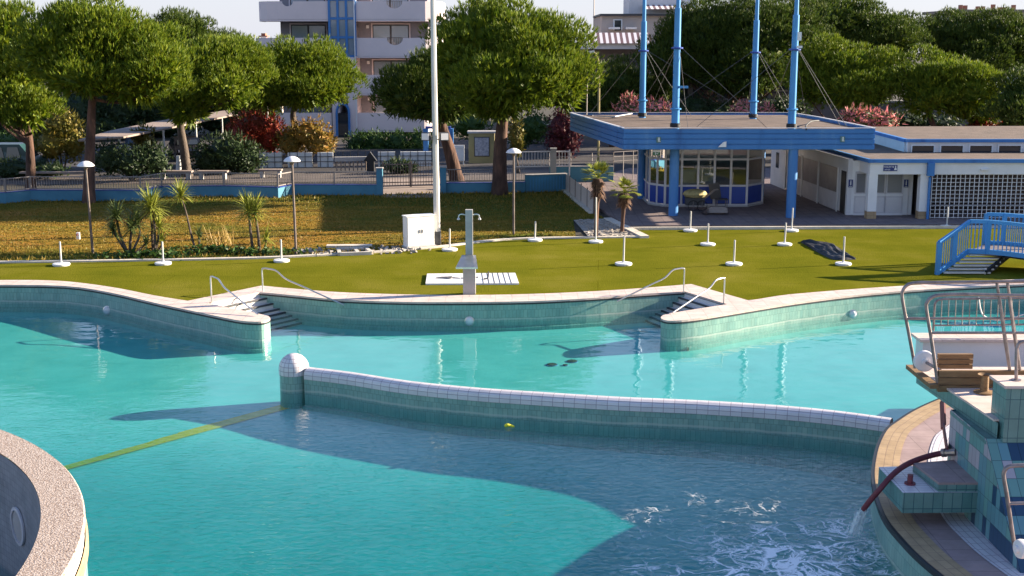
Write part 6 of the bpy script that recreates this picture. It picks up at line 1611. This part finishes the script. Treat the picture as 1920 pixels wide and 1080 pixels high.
# sword leaved yuccas on the lawn
def blade(p, d, L, w_, droop, segs=4):
    """one curved strap leaf as triangles"""
    side = d.cross(V(0,0,1))
    side = (side.normalized() if side.length > 1e-3 else V(1,0,0))
    pts = []; q_ = p.copy(); dd = d.normalized()
    for k in range(segs+1):
        pts.append(q_.copy()); q_ = q_ + dd*(L/segs); dd = (dd + V(0,0,-droop)).normalized()
    out_ = []
    for k in range(segs):
        wa, wb = w_*(1-(k/segs)**2)*.5*(0.6 if k == 0 else 1), w_*(1-((k+1)/segs)**2)*.5
        a, b, c, e = pts[k]-side*wa, pts[k]+side*wa, pts[k+1]+side*wb, pts[k+1]-side*wb
        out_.append((a,b,c))
        if k < segs-1: out_.append((a,c,e))
    return out_
def head(c, n, L, up=.3, w_=.05, droop=.16):
    o_ = []
    for k in range(n):
        az = random.uniform(0, 2*math.pi); el = random.uniform(-.7, 1.35)
        d = V(math.cos(az)*math.cos(el), math.sin(az)*math.cos(el), math.sin(el)+up)
        o_ += blade(c + V(0,0,random.uniform(-.15,.1)), d, L*random.uniform(.7,1.15), w_, droop)
    return o_
def yucca(label, base_px, stems, m='yucca', name='yucca', cat='yucca'):
    """stems: [(list of pixel points base..head), leaves, leaf length, radius]"""
    b = P(*base_px); t = thing(name, tuple(b), label, cat, 'yuccas on the lawn')
    for pts, n, L, r_ in stems:
        q_ = [PY(x, y, b.y + random.uniform(-.15,.15)) for x, y in pts]; q_[0].z = min(q_[0].z, .02); q_[0].z = 0
        if len(q_) > 1: MB().tube(smooth_line(q_, 4), [r_*(1-.05*k) for k in range(4*(len(q_)-1)+1)], 8).build('stem', M['bark_grey'], t, True)
        tr_ = head(q_[-1], n, L); tris_mesh('leaf_head', np.array([[tuple(v) for v in x] for x in tr_]), M[m], t)
yucca('dense dark clump of yuccas, leftmost on the lawn', (240,475), [([(240,475),(225,440),(218,405)],120,.78,.06),([(243,475),(245,445),(247,428)],120,.76,.06),([(246,475),(262,440),(258,418)],100,.70,.05),([(238,475),(222,450),(212,432)],90,.66,.05),([(250,476),(268,462),(275,455)],40,.5,.04)], 'yucca_dk')
yucca('tall sunlit yucca with a bright head on paired stems, second from the left', (289,472), [([(287,472),(285,430),(282,388)],140,.90,.06),([(291,472),(290,430),(287,392)],100,.82,.055),([(292,473),(297,445),(298,425)],80,.70,.05),([(295,474),(302,462),(303,450)],40,.5,.04)])
yucca('slender yucca with a small head on a long bare leaning stem', (365,464), [([(365,464),(356,430),(348,395),(338,367)],100,.78,.05)])
yucca('small dwarf yucca at the foot of the leaning one', (374,464), [([(374,464),(373,442)],45,.50,.04)], 'yucca_dk')
yucca('twin stemmed yucca with a wide drooping head left of the second mushroom lamp', (482,471), [([(474,470),(469,425),(466,396)],125,.88,.06),([(487,474),(483,430),(478,398)],125,.90,.06)])
yucca('small young yucca just right of the twin stemmed one', (498,470), [([(498,470),(499,448)],55,.55,.04)])
for x, y, n, lb in ((415,462,60,'clump of dry straw coloured stalks between the yuccas'),):
    c = P(x, y); tr_ = []
    for k in range(n): tr_ += blade(c + V(random.uniform(-.5,.5), random.uniform(-.2,.2), 0), V(random.uniform(-.4,.4), random.uniform(-.3,.3), 1), random.uniform(.35,1.0), .03, .05, 3)
    tag(tris_mesh('dry_stalks', np.array([[tuple(v) for v in q_] for q_ in tr_]), M['dry'], None), lb, 'dry grass')
c = P(770, 464); tr_ = []
for k in range(70): tr_ += blade(c + V(random.uniform(-.25,.25), random.uniform(-.1,.1)-.1, 0), V(random.uniform(-.5,.5), random.uniform(-.4,.3), 1), random.uniform(.25,.75), .05, .08, 3)
tag(tris_mesh('weed', np.array([[tuple(v) for v in q_] for q_ in tr_]), M['leaf_green'], None), 'leafy green weed growing against the white cabinet', 'weed')
def low_plants(label, px, n, m='leaf_green'):
    c = P(*px); L_ = []
    rng = np.random.default_rng(n)
    p = np.array(c) + rng.normal(0, 1, (n, 3))*np.array([.9,.25,.0]) + np.array([0,0,1])*rng.uniform(0,.25,(n,1)); tag(tris_mesh('low_plants', leaves(p, .10, rng, np.array([[0,0,1.0]]), .8), M[m], None), label, 'ground plants')
low_plants('low leafy plants at the foot of the two left yuccas', (275,484), 420)
low_plants('low leafy plants around the dry stalks', (400,475), 420)
low_plants('low leafy plants under the twin stemmed yucca', (490,478), 260)

# slim fan palms
def palm(label, base_px, top_px, r_low, n=26, L=.95):
    b = P(*base_px); top = PY(top_px[0], top_px[1], b.y)
    t = thing('palm', tuple(b), label, 'palm', 'slim palms in the gravel bed')
    pts = [b, b.lerp(top,.35), b.lerp(top,.6), b.lerp(top,.78), b.lerp(top,.92), top]
    MB().tube(pts, [r_low*1.1, r_low*.9, r_low*1.1, r_low*2.1, r_low*3.0, r_low*2.0], 12).build('trunk', M['bark'], t, True)
    sk = []
    for k in range(160):
        z = random.uniform(.70,.98); p = b.lerp(top, z); az = random.uniform(0,6.28); rr = r_low*2.6
        d = V(math.cos(az), math.sin(az), -.9); sk += blade(p + V(math.cos(az),math.sin(az),0)*rr*.8, d, random.uniform(.18,.34), .05, .2, 2)
    tris_mesh('dead_leaf_skirt', np.array([[tuple(v) for v in q_] for q_ in sk]), M['bark'] if False else M['dead'], t)
    fr_ = []
    for k in range(n):
        az = 2*math.pi*k*2.4/n + random.uniform(-.2,.2); el = random.uniform(-.15, 1.4)
        d = V(math.cos(az)*math.cos(el), math.sin(az)*math.cos(el), math.sin(el)); e_ = top + d*L*random.uniform(.42,.6)
        MBs = blade(top, d, L*.5, .03, .05, 2); fr_ += MBs
        for j in range(9):
            f = (j-4)/4; sd_ = d.cross(V(0,0,1)).normalized()
            fr_ += blade(e_, (d + sd_*f*.9 + V(0,0,-.15)), L*random.uniform(.36,.5), .06, .14, 3)
    tris_mesh('fronds', np.array([[tuple(v) for v in q_] for q_ in fr_]), M['yucca'], t)
M['dead'] = leafy('dead_palm_leaves', [(0.05, (.07,.035,.02)), (0.95, (.22,.12,.07))], trans=.05)
palm('taller slim palm with a shaggy brown neck, on the left of the gravel bed', (1117,446), (1121,335), .085, 56, .82)
palm('shorter slim palm on the right of the gravel bed', (1166,437), (1171,362), .08, 48, .72)

# grass tufts over the lawn and gravel stones
from mathutils.geometry import intersect_point_tri_2d
tri_i = tessellate_polygon([[V(p[0],p[1],0) for p in lawn_poly]])
tw_ = []
for tr_ in tri_i:
    a, b, c = (np.array(lawn_poly[i][:2]) for i in tr_); tw_.append(abs(np.cross(b-a, c-a))/2)
tw_ = np.array(tw_); Ng = 26000
ch_ = RNG.choice(len(tri_i), Ng, p=tw_/tw_.sum()); r1_, r2_ = RNG.random(Ng), RNG.random(Ng); f_ = r1_+r2_ > 1; r1_[f_], r2_[f_] = 1-r1_[f_], 1-r2_[f_]
A_ = np.array([[lawn_poly[i][:2] for i in tr_] for tr_ in tri_i])[ch_]
pg = A_[:,0] + (A_[:,1]-A_[:,0])*r1_[:,None] + (A_[:,2]-A_[:,0])*r2_[:,None]
pg = pg[(pg[:,0] > -27) & (pg[:,0] < 8)]
pg3 = np.c_[pg, np.full(len(pg), .012)]
edge_ = np.clip((pg[:,1]-58)/4, 0, 1) + np.clip((47-pg[:,1])/2, 0, 1)
sc_ = .07 + .11*edge_[:,None]*RNG.random((len(pg),1))
gt = tufts(pg3, np.tile([[0,0,1.0]], (len(pg),1)), 3, 1.0, .02, .35, RNG)
base_ = np.repeat(pg3, 3, 0)[:,None,:]; gt = base_ + (gt-base_)*np.array([1,1,1])*np.where(np.arange(3)[None,:,None] == 2, np.repeat(sc_,3,0)[:,None,:], 1)
tag(tris_mesh('grass', gt, M['grass'], None), 'sparse grass blades over the parched lawn', None, None, 'stuff')
st = MB(); bed = [P(1080,414), P(1137,412), P(1176,428), P(1204,444), P(1108,446)]
for k in range(420):
    w0_, w1_, w2_ = np.random.default_rng(k).dirichlet((1,1,1)); i = 1 + k % 3
    p = bed[0]*w0_ + bed[i]*w1_ + bed[i+1]*w2_; r_ = random.uniform(.03,.075)
    ax = Matrix.Rotation(random.uniform(0,6), 3, 'Z'); st.box(p + V(0,0,.03), (r_*2, r_*1.5, r_), 0, 0, [ax.col[i_].copy() for i_ in range(3)])
tag(st.build('gravel', M['stone'], None), 'pale gravel stones of the palm bed', None, None, 'stuff')

for lb, Y, lobes in (('dark evergreen behind the near end of the carport', 100, [(150,215,60,45),(210,205,55,50,1),(180,240,70,30)]),
                     ('dark evergreen behind the middle of the carport', 103, [(280,200,60,50),(330,190,50,50,1),(300,232,60,30)]),
                     ('dark evergreen behind the far end of the carport', 106, [(400,190,50,45),(450,200,45,40,1),(420,225,60,26)]),
                     ('dark evergreen at the far left behind the clipped hedge', 100, [(20,215,60,50),(80,220,50,45,1)])):
    shrub(lb, Y, lobes, 'leaf_dark', 'evergreen_tree', 'tree', .16, .55)

c = P(147, 449)
t = thing('water_tap_post', tuple(c), 'small white tap post standing alone on the dry lawn left of the yuccas', 'tap post')
MB().box(c+V(0,0,.14), (.12,.10,.28)).build('post', M['white'], t); MB().tube([c+V(0,-.05,.22), c+V(.0,-.14,.22), c+V(0,-.15,.17)], .02, 6).build('spout', M['red_hose'], t)
